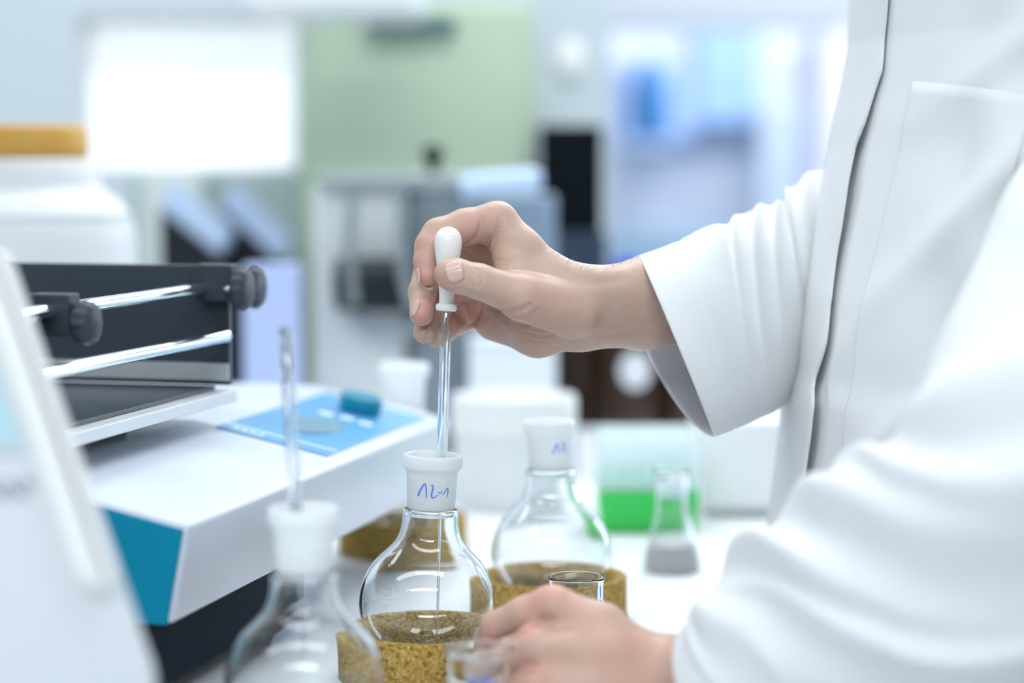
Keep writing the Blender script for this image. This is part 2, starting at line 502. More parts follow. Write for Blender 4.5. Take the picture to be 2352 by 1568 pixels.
TXT_MAIN = ink_pts([
    [(402, 1015, 1.3), (405, 960, 1.3), (440, 880, 1.2), (480, 800, 1.1), (515, 757, 1.0), (540, 800, .9), (553, 900, .9), (556, 1045, .8)],
    [(640, 785, .7), (664, 775, .8), (687, 802, .9), (680, 865, 1.0), (660, 940, 1.0), (660, 1000, 1.0), (690, 1030, .9), (730, 1015, .8), (782, 965, .6)],
    [(793, 912, .8), (820, 928, .7), (845, 922, .7), (868, 885, .6)],
    [(880, 968, .7), (910, 930, .7), (945, 862, .8), (962, 842, .8), (977, 880, .8), (970, 960, .7), (958, 1020, .6)]])
TXT_BACK = ink_pts([
    [(715, 915, 1.1), (735, 845, 1.1), (770, 770, 1.2), (812, 715, 1.4), (838, 770, .9), (850, 905, .7)],
    [(915, 690, .7), (950, 680, .8), (965, 720, .9), (950, 800, .9), (940, 850, .9), (975, 870, .8), (1010, 850, .6)],
    [(1030, 830, .6), (1070, 800, .6)]], cx=660)
def make_flask(lab, bc, scale=1.0, tilt=(0, 0, 0), text=None, group='round-bottom flasks on the bench'):
    t = thing('round_bottom_flask', lab, 'flask', bc, tilt, group)
    t.scale = (scale,) * 3
    link_mesh('vessel', *BODY_VF, GLASS, t)
    j = link_mesh('ground_joint', *JOINT_VF, FROST, t); label(j, 'white ground-glass joint')
    if text is not None:
        w = link_mesh('handwriting', *write_on_joint(text, 0.44), INK, j); label(w, 'blue handwritten mark')
    return t
# cork rings
RING_H, RING_R = 0.030, 0.0530
def make_ring(lab, x, y, rz=0.0):
    prof = [(27.4, 0), (52.2, 0), (53, 0.8), (53, 28.8), (52.2, 29.8), (51.2, 30), (46.0, 30), (45.2, 29.6), (38.0, 22.8), (30.9, 15.7), (27.6, 12.0), (27.0, 2)]
    V, F = lathe([(r / 1000, z / 1000) for r, z in prof], 96, close=True)
    o = link_mesh('cork_ring', V, F, cork_mat(), None)
    o.data.set_sharp_from_angle(angle=math.radians(50))
    o.location = (x, y, TABLE_Z + 0.0002); o.rotation_euler = (0, 0, rz)
    tag(o, lab, 'cork ring', 'cork rings under the flasks')
    return o
# height of the bulb centre above the bench: the bulb rests on the conical cork seat
BULB_Z = TABLE_Z + 0.0452
def flask_spot(px, d):
    p = P(px, 1375, d); return p[0], p[1]
f1 = P(981, 1375, 1.358)
x1, y1 = f1[0], f1[1]
make_ring('speckled cork ring holding the sharp flask touched by the lower hand', x1, y1, 0.3)
fl1 = make_flask('clear round flask in focus with the pipette dipped in and handwritten white neck', (x1, y1, BULB_Z), 1.0,
                 (0, math.radians(2.4), 0), TXT_MAIN)
# etched maker's mark on the front flask: small frosted patch, circle in a square, row of specks
def sphere_pt(px, py, R=0.04255):
    o = CAM; v = FWD + (px - IMG_W / 2) / FPX * RGT + (IMG_H / 2 - py) / FPX * UPV
    v = v / np.linalg.norm(v); c = np.array([x1, y1, BULB_Z])
    b = np.dot(v, o - c); q = np.dot(o - c, o - c) - R * R
    disc = b * b - q
    return o + v * (-b - math.sqrt(max(0, disc)))
ETCH = milky_mat('etched_glass', (0.90, 0.95, 0.97), 0.5, 0.6, 0.1, clear=0.62)
c0 = np.array([x1, y1, BULB_Z])
inv = Matrix.Rotation(-math.radians(2.4), 4, 'Y')
def etch_loc(px, py):
    p = sphere_pt(px, py) - c0
    return tuple(inv @ Vector(p))
parts = []
sq = [(870, 1334), (898, 1333), (898, 1367), (869, 1369), (870, 1334)]
parts.append(tube([etch_loc(a + (c - a) * t, b + (d_ - b) * t) for (a, b), (c, d_) in zip(sq[:-1], sq[1:]) for t in np.linspace(0, 0.95, 5)], 0.00022, 6))
parts.append(tube([etch_loc(884 + 12 * math.cos(a), 1351 + 15 * math.sin(a)) for a in np.linspace(0, 2 * math.pi, 28)], 0.00022, 6))
parts.append(tube([etch_loc(872 + 24 * t, 1351) for t in np.linspace(0, 1, 6)], 0.00022, 6))
random.seed(3)
for k in range(9):
    a = 868 + k * 4.2; b = 1373 + random.uniform(-1, 2)
    parts.append(tube([etch_loc(a, b), etch_loc(a + 1.2, b + 2.5), etch_loc(a + 2.4, b + random.uniform(0, 4))], 0.0002, 5))
V, F = merge(*parts)
o = link_mesh('etched_mark', V, F, ETCH, fl1); label(o, 'faint white etched mark')
g = []
for j in range(9):
    for i in range(7):
        g.append(etch_loc(838 + i * 4.0, 1340 + j * 5.2 - i * 0.3))
F = [[j * 7 + i, j * 7 + i + 1, (j + 1) * 7 + i + 1, (j + 1) * 7 + i] for j in range(8) for i in range(6)]
o = link_mesh('writing_patch', g, F, ETCH, fl1); label(o, 'small frosted writing patch')

x2, y2 = flask_spot(1267, 1.534)
make_ring('pale cork ring under the second flask, behind the small beaker', x2, y2, 1.3)
make_flask('blurred empty flask with a blue mark on its neck, right behind the sharp flask', (x2, y2, BULB_Z), 1.0, (0, math.radians(-1.0), 0), TXT_BACK)
x3, y3 = P(925, 1255, 1.792)[:2]
make_ring('dim cork ring half hidden below the overhanging corner of the shaker', x3, y3, 2.2)
make_flask('flask whose white neck stands up behind the turquoise knob of the shaker', (x3, y3, BULB_Z + 0.007), 1.10, (0, math.radians(1.0), 0))
x4, y4 = P(700, 1550, 1.15)[:2]
make_ring('cork ring below the blurred foreground flask at the bottom edge', x4, y4, 0.9)
make_flask('strongly blurred foreground flask with a loose pipette standing in it', (x4, y4, BULB_Z), 1.0, (0, 0, 0))

# pipettes
def pipette_profile(L_tube, L_cap, r=3.45, rc=0.95):
    """outer then inner, z going down from 0"""
    out = [(r * .93, 0.0), (r, -0.4), (r, -L_tube * 0.5), (r, -L_tube * .98), (r, -L_tube)]
    for t in np.linspace(0, 1, 9)[1:]:
        s = t * t * (3 - 2 * t)
        out.append((r + (rc - r) * s, -L_tube - 22 * t))
    out += [(rc * 0.9, -L_tube - 22 - L_cap * 0.6), (rc * 0.72, -L_tube - 22 - L_cap)]
    inn = [(max(0.3, a - (0.75 if a > 2 else 0.75 - 0.35 * (2.0 - a))), b) for a, b in out]
    inn = [(max(0.35, a - min(0.75, 0.42 * a)), b) for a, b in out]
    return [(a / 1000, b / 1000) for a, b in out + inn[::-1]]
pip_top = P(1030.5, 520, 1.358); pip_tip = P(1003, 1472, 1.356)
axis = (pip_tip - pip_top); LEN = np.linalg.norm(axis); ez = -axis / LEN
ex = np.array([1.0, 0, 0]); ex -= ez * np.dot(ex, ez); ex /= np.linalg.norm(ex); ey = np.cross(ez, ex)
Mp = basis(ex, ey, ez, pip_top)
pt = thing('dropper_pipette', 'glass dropper pipette with white rubber bulb held by the upper hand', 'pipette', tuple(pip_top))
pt.matrix_world = Mp
Ltot = LEN * 1000
V, F = solid(lathe(pipette_profile(Ltot - 46 - 22 - 100, 100), 40, close=True))
V, F = shift((V, F), (0, 0, -0.046))
link_mesh('glass_tube', V, F, GLASS, pt, smooth=True, angle=35)
RUB = mat('silicone_rubber', (0.87, 0.86, 0.83), 0.16, var=0.01, sss=0.4, spec=0.6)
bulb = [(0, 0), (2.2, -0.25), (4.6, -1.3), (6.8, -3.3), (8.3, -6.3), (8.75, -9.5), (8.6, -13), (7.9, -18), (6.9, -24), (5.9, -31), (5.2, -38), (4.75, -43), (4.65, -47),
        (4.75, -48), (6.2, -48.4), (6.75, -49.3), (6.8, -51), (6.5, -52.3), (5.4, -52.9), (3.6, -52.9), (3.5, -50), (3.5, -46), (0, -45.5)]
V, F = solid(lathe([(r / 1000, z / 1000) for r, z in bulb], 48))
o = link_mesh('rubber_bulb', V, F, RUB, pt); label(o, 'glossy white rubber bulb with collar')

q0, q1 = P(655, 752, 1.165), P(700, 1500, 1.15)
ax2 = q1 - q0; L2 = np.linalg.norm(ax2); ez2 = -ax2 / L2
ex2 = np.array([1.0, 0, 0]); ex2 -= ez2 * np.dot(ex2, ez2); ex2 /= np.linalg.norm(ex2)
p2 = thing('glass_pipette', 'blurred glass pipette without bulb leaning in the foreground flask', 'pipette', tuple(q0))
p2.matrix_world = basis(ex2, np.cross(ez2, ex2), ez2, q0)
V, F = solid(lathe(pipette_profile(L2 * 1000 - 22 - 60, 60), 32, close=True))
link_mesh('glass_tube', V, F, GLASS, p2, smooth=True, angle=35)

# small beakers
def make_beaker(lab, px, py, d, marks, lip=0.0):
    p = P(px, py, d)
    H = (p[2] - TABLE_Z) * 1000 - 0.3
    pr = [(0, 0.0), (14.5, 0), (16.4, 1.2), (16.9, 3.5), (16.9, H - 6), (17.1, H - 3.4), (17.75 + lip, H - 1.7 - lip), (18.05 + lip, H - .9), (17.95 + lip, H - .3), (17.5, H), (17.05, H - .15), (16.5, H - 1.0), (15.95, H - 3), (15.6, H - 5.5),
          (15.6, 4.0), (14.8, 2.2), (13.2, 1.5), (0, 1.5)]
    t = thing('small_beaker', lab, 'beaker', (p[0], p[1], TABLE_Z + 0.0003), group='small beakers by the lower hand')
    V, F = lathe([(r / 1000, z / 1000) for r, z in pr], 72)
    link_mesh('vessel', V, F, GLASS, t)
    parts = []
    for (x, dz, L, w) in marks:
        r = 16.95; a = x
        pts = [(r * math.sin(a + s * 0.02) / 1000, -r * math.cos(a + s * 0.02) / 1000, (H - dz - L * s) / 1000) for s in np.linspace(0, 1, 6)]
        parts.append(tube(pts, [w / 1000 * k for k in (0.5, 1, 1.1, 1.1, 1, .5)], 8))
    o = link_mesh('pen_mark', *merge(*parts), INK, t); label(o, 'blue pen marks')
    return t
make_beaker('small clear beaker in focus with blue pen dots, behind the lower hand', 1324, 1322, 1.362,
            [(0.42, 11.5, 2.6, .75), (0.79, 11.0, 2.8, .55), (1.03, 4.5, 8, .28), (1.03, 13.2, 1.6, .85), (0.1, 20, 3, .6), (-0.3, 22, 4, .6)])
make_beaker('blurred small beaker at the bottom edge in front of the lower hand', 1100, 1484, 1.165,
            [(-0.25, 13, 8, .9), (0.0, 14, 9, 1.0), (0.25, 13, 8, .9), (0.5, 14, 7, .8)], 0.6)

# erlenmeyer flask behind
pe = on_table(1543, 1308)
et = thing('erlenmeyer_flask', 'small conical flask with white powder in front of the green box', 'flask', (pe[0], pe[1], TABLE_Z + 0.0003))
pr = [(0, 0), (20, 0), (22.6, 1.5), (22.9, 5), (21.5, 12), (15, 38), (12.8, 46), (12.4, 52), (12.4, 74), (14.8, 76.5), (15.2, 78), (14.3, 79), (12.6, 78), (11.3, 74), (11.2, 52), (11.6, 46), (13.7, 38),
      (20.2, 12), (21.4, 5), (20.5, 2.4), (18.5, 1.5), (0, 1.5)]
V, F = lathe([(r / 1000, z / 1000) for r, z in pr], 64)
link_mesh('vessel', V, F, GLASS, et)
pr = [(0, 0.7), (19.4, 0.7), (21.6, 2.0), (22.2, 5.1), (20.6, 12.4), (18.9, 19.0), (16, 21.5), (9, 24), (0, 25)]
V, F = lathe([(r / 1000, z / 1000) for r, z in pr], 48)
o = link_mesh('white_powder', V, F, mat('white_powder', (0.9, 0.9, 0.9), 0.9, bump=0.4), et); label(o, 'heap of white powder')

# ================================================================== SHAKER
TH = math.radians(14.6)
E1 = np.array([math.sin(TH), math.cos(TH), 0.0]); E2 = np.array([-math.cos(TH), math.sin(TH), 0.0]); EZ = np.array([0, 0, 1.0])
A0 = P(437, 1205, 1.22)
sh = thing('orbital_shaker', 'white laboratory shaker with turquoise end, blue control panel and clamping tray', 'shaker', tuple(A0))
Msh = basis(E1, E2, EZ, A0); sh.matrix_world = Msh          # local x along the long side, y to the left, z up
SL = 0.522; PHI = math.radians(12.0)
ST = 0.116; sz = lambda t: min(t, ST * math.cos(PHI)) * math.tan(PHI)
tE = ST * math.cos(PHI)
def extrude_poly(poly, s0, s1, bev=0.0, seg=3):
    bm = bmesh.new()
    a = [bm.verts.new((s0, y, z)) for y, z in poly]; b = [bm.verts.new((s1, y, z)) for y, z in poly]
    n = len(poly)
    bm.faces.new(a); bm.faces.new(b[::-1])
    for i in range(n):
        bm.faces.new([a[i], b[i], b[(i + 1) % n], a[(i + 1) % n]])
    bmesh.ops.recalc_face_normals(bm, faces=bm.faces)
    if bev: bmesh.ops.bevel(bm, geom=list(bm.edges), offset=bev, segments=seg, profile=0.5, affect='EDGES')
    bm.verts.index_update()
    V = [tuple(v.co) for v in bm.verts]; F = [[v.index for v in f.verts] for f in bm.faces]; bm.free()
    return V, F
poly = [(0, 0), (0.011, -0.057), (0.40, -0.057), (0.40, sz(1)), (tE, sz(1))]
V, F = extrude_poly(poly, 0, SL, 0.0035, 4)
SHW = mat('shaker_enamel', (0.63, 0.695, 0.79), 0.3, var=0.01)
link_mesh('housing', V, F, SHW, sh, smooth=True, angle=30)
TEAL = mat('turquoise_enamel', (0.0, 0.225, 0.36), 0.5, var=0.04, spec=0.15)
poly = [(0.004, -0.003), (0.0145, -0.0575), (0.39, -0.0575), (0.39, sz(1) - 0.003), (tE, sz(1) - 0.003)]
V, F = extrude_poly(poly, -0.0016, 0.004, 0.0008, 2)
o = link_mesh('end_panel', V, F, TEAL, sh, smooth=False); label(o, 'turquoise end panel')
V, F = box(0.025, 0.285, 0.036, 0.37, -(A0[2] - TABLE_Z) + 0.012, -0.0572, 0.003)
link_mesh('base', V, F, mat('shadow_navy_base', (0.008, 0.017, 0.030), 0.7, spec=0.1), sh, smooth=False)  # real base; its navy and forward reach also paint the shadow underneath
for (a, b) in ((0.06, 0.07), (0.25, 0.07), (0.06, 0.34), (0.25, 0.34)):
    V, F = lathe([(0, 0), (0.014, 0), (0.015, 0.002), (0.015, 0.012), (0, 0.012)], 24)
    V, F = shift((V, F), (a, b, -(A0[2] - TABLE_Z) + 0.0002))
    link_mesh('foot', V, F, BLACK, sh)
# control panel (on the slope): u along x, w up the slope
def slope(u, w, h=0.0):
    return (u, w * math.cos(PHI) - h * math.sin(PHI), w * math.sin(PHI) + h * math.cos(PHI))
def slab(u0, u1, w0, w1, h0, h1, bev=0.0):
    c = [slope(u0, w0, h0), slope(u1, w0, h0), slope(u1, w1, h0), slope(u0, w1, h0), slope(u0, w0, h1), slope(u1, w0, h1), slope(u1, w1, h1), slope(u0, w1, h1)]
    return hexa(c, bev)
PBLUE = mat('panel_blue', (0.12, 0.38, 0.68), 0.22, var=0.04, vscale=15)
pan = link_mesh('control_panel', *slab(0.267, 0.496, 0.0135, 0.0965, 0.0002, 0.0012, 0.0003), PBLUE, sh, smooth=False)
label(pan, 'blue control panel')
PW = mat('panel_white', (0.78, 0.86, 0.95), 0.4)
link_mesh('white_line', *slab(0.2855, 0.2885, 0.0136, 0.0964, 0.0012, 0.0014), PW, pan, smooth=False)
for k, w0 in enumerate((0.028, 0.044, 0.060)):
    b = link_mesh('button', *slab(0.402 + 0.004 * (k == 1), 0.4115 + 0.004 * (k == 1), w0, w0 + 0.0105, 0.0012, 0.0020, 0.0003), PW, pan, smooth=False)
# lozenge display
PD = mat('panel_display', (0.20, 0.36, 0.50), 0.12, var=0.08, vscale=60)
dv = []
for h in (0.0012, 0.0022):
    for k in range(40):
        a = 2 * math.pi * k / 40
        dv.append(slope(0.352 + 0.036 * math.copysign(abs(math.cos(a)) ** 0.8, math.cos(a)), 0.053 + 0.017 * math.sin(a) * (1 + 0.25 * math.cos(a)), h))
df = [list(range(40))[::-1], [40 + k for k in range(40)]] + [[k, (k + 1) % 40, 40 + (k + 1) % 40, 40 + k] for k in range(40)]
link_mesh('display', dv, df, PD, pan, smooth=False)
# white block lettering at the left corner of the panel (bold slanted shapes)
lg = []
for k in range(4):
    w0 = 0.0885 - k * 0.0062
    u0, u1 = 0.2735 - 0.0008 * k, 0.2818
    lg.append(slab(u0, u1, w0 - 0.0046, w0 - 0.0030, 0.0012, 0.0014))
    lg.append(slab(u0, u0 + 0.002, w0 - 0.0046, w0 - 0.0004, 0.0012, 0.0014))
    if k != 3: lg.append(slab(u1 - 0.0022, u1, w0 - 0.0046, w0 - 0.0002, 0.0012, 0.0014))
    if k == 1: lg.append(slab((u0 + u1) / 2, (u0 + u1) / 2 + 0.0016, w0 - 0.0046, w0 - 0.0012, 0.0012, 0.0014))
o = link_mesh('logo', *merge(*lg), PW, pan, smooth=False); label(o, 'white block logo')
# turquoise turning knob
prof = [(0, 0.0), (0.0155, 0.0), (0.0165, 0.0015), (0.0172, 0.0100), (0.0166, 0.0122), (0.0150, 0.0132), (0.0115, 0.0126), (0, 0.0120)]
V, F = lathe(prof, 60)
V2 = []
for i, (x, y, z) in enumerate(V):
    a = math.atan2(y, x); r = math.hypot(x, y)
    k = 1 - 0.06 * (0.5 + 0.5 * math.cos(6 * a)) * (r > 0.0145)
    V2.append((x * k, y * k, z))
Ms = Matrix(((1, 0, 0, 0), (0, math.cos(PHI), -math.sin(PHI), 0), (0, math.sin(PHI), math.cos(PHI), 0), (0, 0, 0, 1)))
kc = slope(0.449, 0.053, 0.0012)
V2 = [tuple(Ms @ Vector(v) + Vector(kc)) for v in V2]
kn = link_mesh('turning_knob', V2, F, mat('turquoise_plastic', (0.0, 0.25, 0.38), 0.22, var=0.03), sh); label(kn, 'glossy turquoise knob')

# clamping tray on top of the shaker (moves with it)
T1 = P(545, 893, 1.51)
tl = np.linalg.inv(np.array(Msh)) @ np.append(T1, 1); tx, ty, tz = tl[:3]
ALU = mat('aluminium_strip', (0.70, 0.74, 0.76), 0.35, metal=0.15, var=0.03)
DARK = mat('anthracite_panel', (0.052, 0.066, 0.085), 0.22, var=0.06, vscale=12)
tray = link_mesh('tray_plate', *box(tx - 0.345, tx, ty, ty + 0.34, tz - 0.0085, tz, 0.001), ALU, sh, smooth=False); label(tray, 'pale aluminium tray plate')
link_mesh('tray_floor_mat', *box(tx - 0.335, tx - 0.01, ty + 0.012, ty + 0.33, tz + 0.0002, tz + 0.003, 0.0005), DARK, tray, smooth=False)
ZT = P(548, 607, 1.51)[2] - A0[2]
bw = link_mesh('back_panel', *box(tx - 0.0085, tx - 0.0025, ty + 0.002, ty + 0.34, tz + 0.0032, ZT, 0.0008), DARK, tray, smooth=False); label(bw, 'dark grey back panel')
link_mesh('front_panel', *box(tx - 0.3425, tx - 0.3365, ty + 0.002, ty + 0.34, tz + 0.0032, ZT, 0.0008), DARK, tray, smooth=False)
link_mesh('grey_strip', *box(tx - 0.0125, tx - 0.0088, ty + 0.002, ty + 0.33, tz + 0.0065, tz + 0.0185, 0.0006), mat('strip_grey', (0.42, 0.46, 0.48), 0.4), tray, smooth=False)
# tray drive posts
for (a, b) in ((-0.27, 0.06), (-0.08, 0.06), (-0.27, 0.28), (-0.08, 0.28)):
    V, F = tube([(tx + a, ty + b, sz(1) + 0.0001), (tx + a, ty + b, tz - 0.0086)], 0.012, 20)
    link_mesh('drive_post', V, F, BLACK, sh, smooth=False)
def local(p):
    return (np.linalg.inv(np.array(Msh)) @ np.append(p, 1))[:3]
r1 = local(P(478, 661, 1.50)); r2 = local(P(538, 768, 1.51))
for (r, sx0) in ((r1, tx - 0.0126), (r2, tx - 0.0126)):
    V, F = tube([(sx0, r[1], r[2]), (tx - 0.336, r[1], r[2])], 0.0042, 24)
    link_mesh('rod', V, F, CHROME, tray, smooth=True, angle=40)
    V, F = tube([(sx0, ty + 0.30, r[2]), (tx - 0.336, ty + 0.30, r[2])], 0.0042, 16)
    link_mesh('rod', V, F, CHROME, tray, smooth=True, angle=40)
CLG = mat('clamp_grey', (0.045, 0.055, 0.072), 0.42, var=0.05, spec=0.3)
def star_knob(c, R, th, name='clamp_knob'):
    """ribbed star knob, axis along -y (towards the right of the shaker)"""
    n = 72; V, F = [], []
    prof = [(0.0, 0.0, 0), (0.80, 0.0, 0), (0.94, 0.12, 1), (1.0, 0.35, 1), (0.98, 0.62, 1), (0.86, 0.86, .6), (0.6, 0.98, 0), (0.0, 1.04, 0)]
    idx = []
    for (r, h, g) in prof:
        row = []
        for k in range(n):
            a = 2 * math.pi * k / n
            rr = R * r * (1 - 0.07 * g * (0.5 - 0.5 * math.cos(12 * a)))
            row.append(len(V)); V.append((c[0] + rr * math.cos(a), c[1] - th * h, c[2] + rr * math.sin(a)))
        idx.append(row)
    for i in range(len(prof) - 1):
        for k in range(n):
            F.append([idx[i][k], idx[i][(k + 1) % n], idx[i + 1][(k + 1) % n], idx[i + 1][k]])
    return link_mesh(name, V, F, CLG, None)
def clamp(pc, knobs, w, h, dep):
    c = local(pc)
    b = link_mesh('clamp_block', *box(c[0] - dep / 2, c[0] + dep / 2, c[1] - w / 2, c[1] + w / 2, c[2] - h / 2, c[2] + h / 2, 0.0012), CLG, tray, smooth=False)
    for (kp, R, th) in knobs:
        k = local(kp)
        o = star_knob(k, R, th); o.parent = b
        V, F = tube([(k[0], k[1] + 0.0005, k[2]), (k[0], c[1] - w / 2 + 0.004, k[2])], 0.0028, 14)
        link_mesh('bolt', V, F, CHROME, b)
    return b, c
dcl = min(np.linspace(1.22, 1.40, 400), key=lambda d: abs(local(P(118, 720, d))[1] - r1[1] - 0.004))
b1, cc = clamp(P(124, 722, dcl), [(P(178, 741, dcl - 0.004), 0.0140 * dcl / 1.33, 0.0125)], 0.0265, 0.0250, 0.016)
V, F = tube([(cc[0] - 0.03, cc[1] + 0.004, cc[2]), (cc[0] - 0.0081, cc[1] + 0.004, cc[2])], 0.004, 18)
link_mesh('bolt', V, F, CHROME, b1)
clamp(P(500, 648, 1.495), [(P(541, 664, 1.48), 0.0150, 0.0110), (P(572, 660, 1.512), 0.0150, 0.0100)], 0.028, 0.025, 0.020)

# ================================================================== FOREGROUND METER (left edge)
B0 = P(352, 1520, 0.945); T0 = P(12, 548, 1.015)
Hv = np.array([-0.70, -0.714, 0.0]); Uv = T0 - B0; 
Hv = Hv - Uv * np.dot(Hv, Uv) / np.dot(Uv, Uv); Hv[2] = 0; Hv /= np.linalg.norm(Hv)
Uv = Uv / np.linalg.norm(Uv); Nv = np.cross(Uv, -Hv); Nv /= np.linalg.norm(Nv)
if np.dot(Nv, CAM - B0) < 0: Nv = -Nv
Hv2 = np.cross(Uv, Nv); Hv2 /= np.linalg.norm(Hv2)
if np.dot(Hv2, Hv) < 0: Hv2 = -Hv2
meter = thing('bench_meter', 'blurred white bench instrument with pale blue screen at the left edge', 'instrument', tuple(B0))
Mm = basis(Hv2, Uv, Nv, B0); meter.matrix_world = Mm
MH = np.linalg.norm(T0 - B0); MW = 0.17
def rrect(x0, x1, y0, y1, r, n=10):
    pts = []
    for (cx, cy, a0) in ((x1 - r, y1 - r, 0), (x0 + r, y1 - r, 90), (x0 + r, y0 + r, 180), (x1 - r, y0 + r, 270)):
        for k in range(n + 1):
            a = math.radians(a0 + 90 * k / n); pts.append((cx + r * math.cos(a), cy + r * math.sin(a)))
    return pts
def rings(ls):
    """stack of equal-length closed outlines (with z) -> closed shell"""
    V, F = [], []; n = len(ls[0][0])
    for (o, z) in ls:
        for (x, y) in o: V.append((x, y, z))
    for i in range(len(ls) - 1):
        for k in range(n):
            F.append([i * n + k, i * n + (k + 1) % n, (i + 1) * n + (k + 1) % n, (i + 1) * n + k])
    F.append(list(range(n))[::-1]); F.append([(len(ls) - 1) * n + k for k in range(n)])
    return V, F
def inset(x0, x1, y0, y1, r, d): return rrect(x0 + d, x1 - d, y0 + d, y1 - d, max(0.002, r - d * 0.7))
Rm = (-0.004, MW, -0.03, MH, 0.030)
V, F = rings([(inset(*Rm, .010), -0.030), (inset(*Rm, .003), -0.026), (inset(*Rm, 0), -0.018), (inset(*Rm, 0), -0.008), (inset(*Rm, .003), -0.002), (inset(*Rm, .008), 0.0)])
MSH = mat('meter_shell', (0.64, 0.68, 0.72), 0.45, var=0.01)
link_mesh('shell', V, F, MSH, meter, smooth=True, angle=60)
# raised rim: a long rounded tongue down each side of the face
for (xa, xb) in ((0.002, 0.0235), (MW - 0.0235, MW - 0.002)):
    R0 = (xa, xb, 0.034, MH - 0.006, 0.0105)
    V, F = rings([(rrect(*R0), 0.0002), (inset(*R0, 0.0006), 0.0030), (inset(*R0, 0.0022), 0.0046), (inset(*R0, 0.0050), 0.0054)])
    o = link_mesh('rim', V, F, mat('meter_rim', (0.80, 0.815, 0.81), 0.4, var=0.01), meter, smooth=True, angle=50); label(o, 'raised cream rim')
ml = lambda px, py: (np.linalg.inv(np.array(Mm)) @ np.append(P(px, py, 0.965), 1))[:3]
# screen and bezel on the face
V, F = rings([(rrect(0.026, MW - 0.026, 0.105, MH - 0.05, 0.006), 0.0002), (rrect(0.0268, MW - 0.0268, 0.1058, MH - 0.0508, 0.006), 0.0012)])
bz = link_mesh('bezel', V, F, mat('meter_bezel', (0.62, 0.68, 0.70), 0.4), meter, smooth=False)
V, F = rings([(rrect(0.0285, MW - 0.030, 0.1085, MH - 0.054, 0.004), 0.0013), (rrect(0.0288, MW - 0.0303, 0.1088, MH - 0.0543, 0.004), 0.0017)])
o = link_mesh('screen', V, F, mat('lcd_screen', (0.45, 0.68, 0.76), 0.15, var=0.02), bz, smooth=False); label(o, 'pale blue screen')
# blurred grey script under the screen
wv = [(0.030 + 0.05 * t, 0.088 + 0.004 * math.sin(t * 34) + 0.003 * t, 0.0006) for t in np.linspace(0, 1, 60)]
V, F = tube(wv, 0.0010, 6)
o = link_mesh('script_mark', V, F, mat('grey_print', (0.28, 0.32, 0.42), 0.6), meter); label(o, 'blurred grey script')
# support foot down to the bench
zf = (np.linalg.inv(np.array(Mm)) @ np.append([B0[0] - 0.05, B0[1] + 0.02, TABLE_Z], 1))[:3]
c8 = []
iM = np.linalg.inv(np.array(Mm))
top = [Mm @ Vector((a, b, -0.024)) for a, b in ((0.02, -0.02), (MW - 0.02, -0.02), (MW - 0.02, 0.05), (0.02, 0.05))]
bot = [Vector((v.x - 0.03 * Nv[0] * (i > 1), v.y - 0.03 * Nv[1] * (i > 1), TABLE_Z + 0.0004)) for i, v in enumerate(top)]
c8 = [tuple((iM @ np.append(np.array(v), 1))[:3]) for v in bot + top]
V, F = hexa(c8, 0.004)
link_mesh('stand', V, F, MSH, meter, smooth=False)

# ================================================================== BACKGROUND THINGS ON THE BENCH
def px_box(name, x0, y0, x1, y1, Y, dep, m, parent, bev=0.003, base=False):
    """box whose front face fills the pixel rectangle at depth y = Y"""
    a = at(x0, y1, Y); b = at(x1, y0, Y)
    z0 = TABLE_Z + 0.0003 if base else a[2]
    V, F = box(a[0], b[0], Y, Y + dep, z0, b[2], bev)
    L = np.array(parent.location) if parent else np.zeros(3)
    return link_mesh(name, [(v[0] - L[0], v[1] - L[1], v[2] - L[2]) for v in V], F, m, parent, smooth=False)
# big white jug with orange cap
jc = at(72, 400, 1.98)
jug = thing('plastic_jug', 'large white plastic jug with an orange-yellow screw cap behind the shaker tray', 'jug', (jc[0], jc[1], TABLE_Z + 0.0004))
zpx = lambda py, Y: at(600, py, Y)[2] - TABLE_Z
kpx = 1.98 / FPX
Zs = lambda py: zpx(py, 1.98 + 0.0)
pr = [(0, 0), (0.085, 0), (0.092, 0.004), (0.0945, 0.012), (0.0945, Zs(560)), (0.0935, Zs(530)), (0.089, Zs(495)), (0.080, Zs(462)), (0.068, Zs(440)), (0.0632, Zs(428)), (0.0625, Zs(420)), (0.0625, Zs(374)), (0.058, Zs(367)), (0, Zs(367))]
V, F = lathe(pr, 72); o = link_mesh('body', V, F, milky_mat('jug_plastic', (0.86, 0.885, 0.90), 0.25, 0.35), jug); o.data.set_sharp_from_angle(angle=math.radians(60))
pr = [(0.0640, Zs(500)), (0.0955, Zs(500))]
r0 = 203 - 72
V, F = lathe([(0.0890, Zs(501)), (0.0910, Zs(499)), (0.0905, Zs(491)), (0.0880, Zs(489))], 72, close=True)
link_mesh('shoulder_shadow_line', V, F, mat('jug_shadow_grey', (0.62, 0.68, 0.70), 0.5), jug)  # grey ring that paints the soft shadow line on the shoulder
ORG = mat('ochre_cap', (0.60, 0.33, 0.06), 0.45, var=0.05)
n = 120; capprof = [(0.0490, Zs(366) + 0.0005, 0), (0.0515, Zs(362), 1), (0.0520, Zs(340), 1), (0.0515, Zs(298), 1), (0.0495, Zs(290), 0), (0.046, Zs(288), 0), (0.0, Zs(287), 0)]
V, F = [], []
for (r, z, g) in capprof:
    for k in range(n):
        a = 2 * math.pi * k / n; rr = r * (1 - 0.014 * g * (k % 3 == 0))
        V.append((rr * math.cos(a), rr * math.sin(a), z))
for i in range(len(capprof) - 1):
    for k in range(n):
        F.append([i * n + k, i * n + (k + 1) % n, (i + 1) * n + (k + 1) % n, (i + 1) * n + k])
o = link_mesh('cap', V, F, ORG, jug); label(o, 'ochre ribbed screw cap')

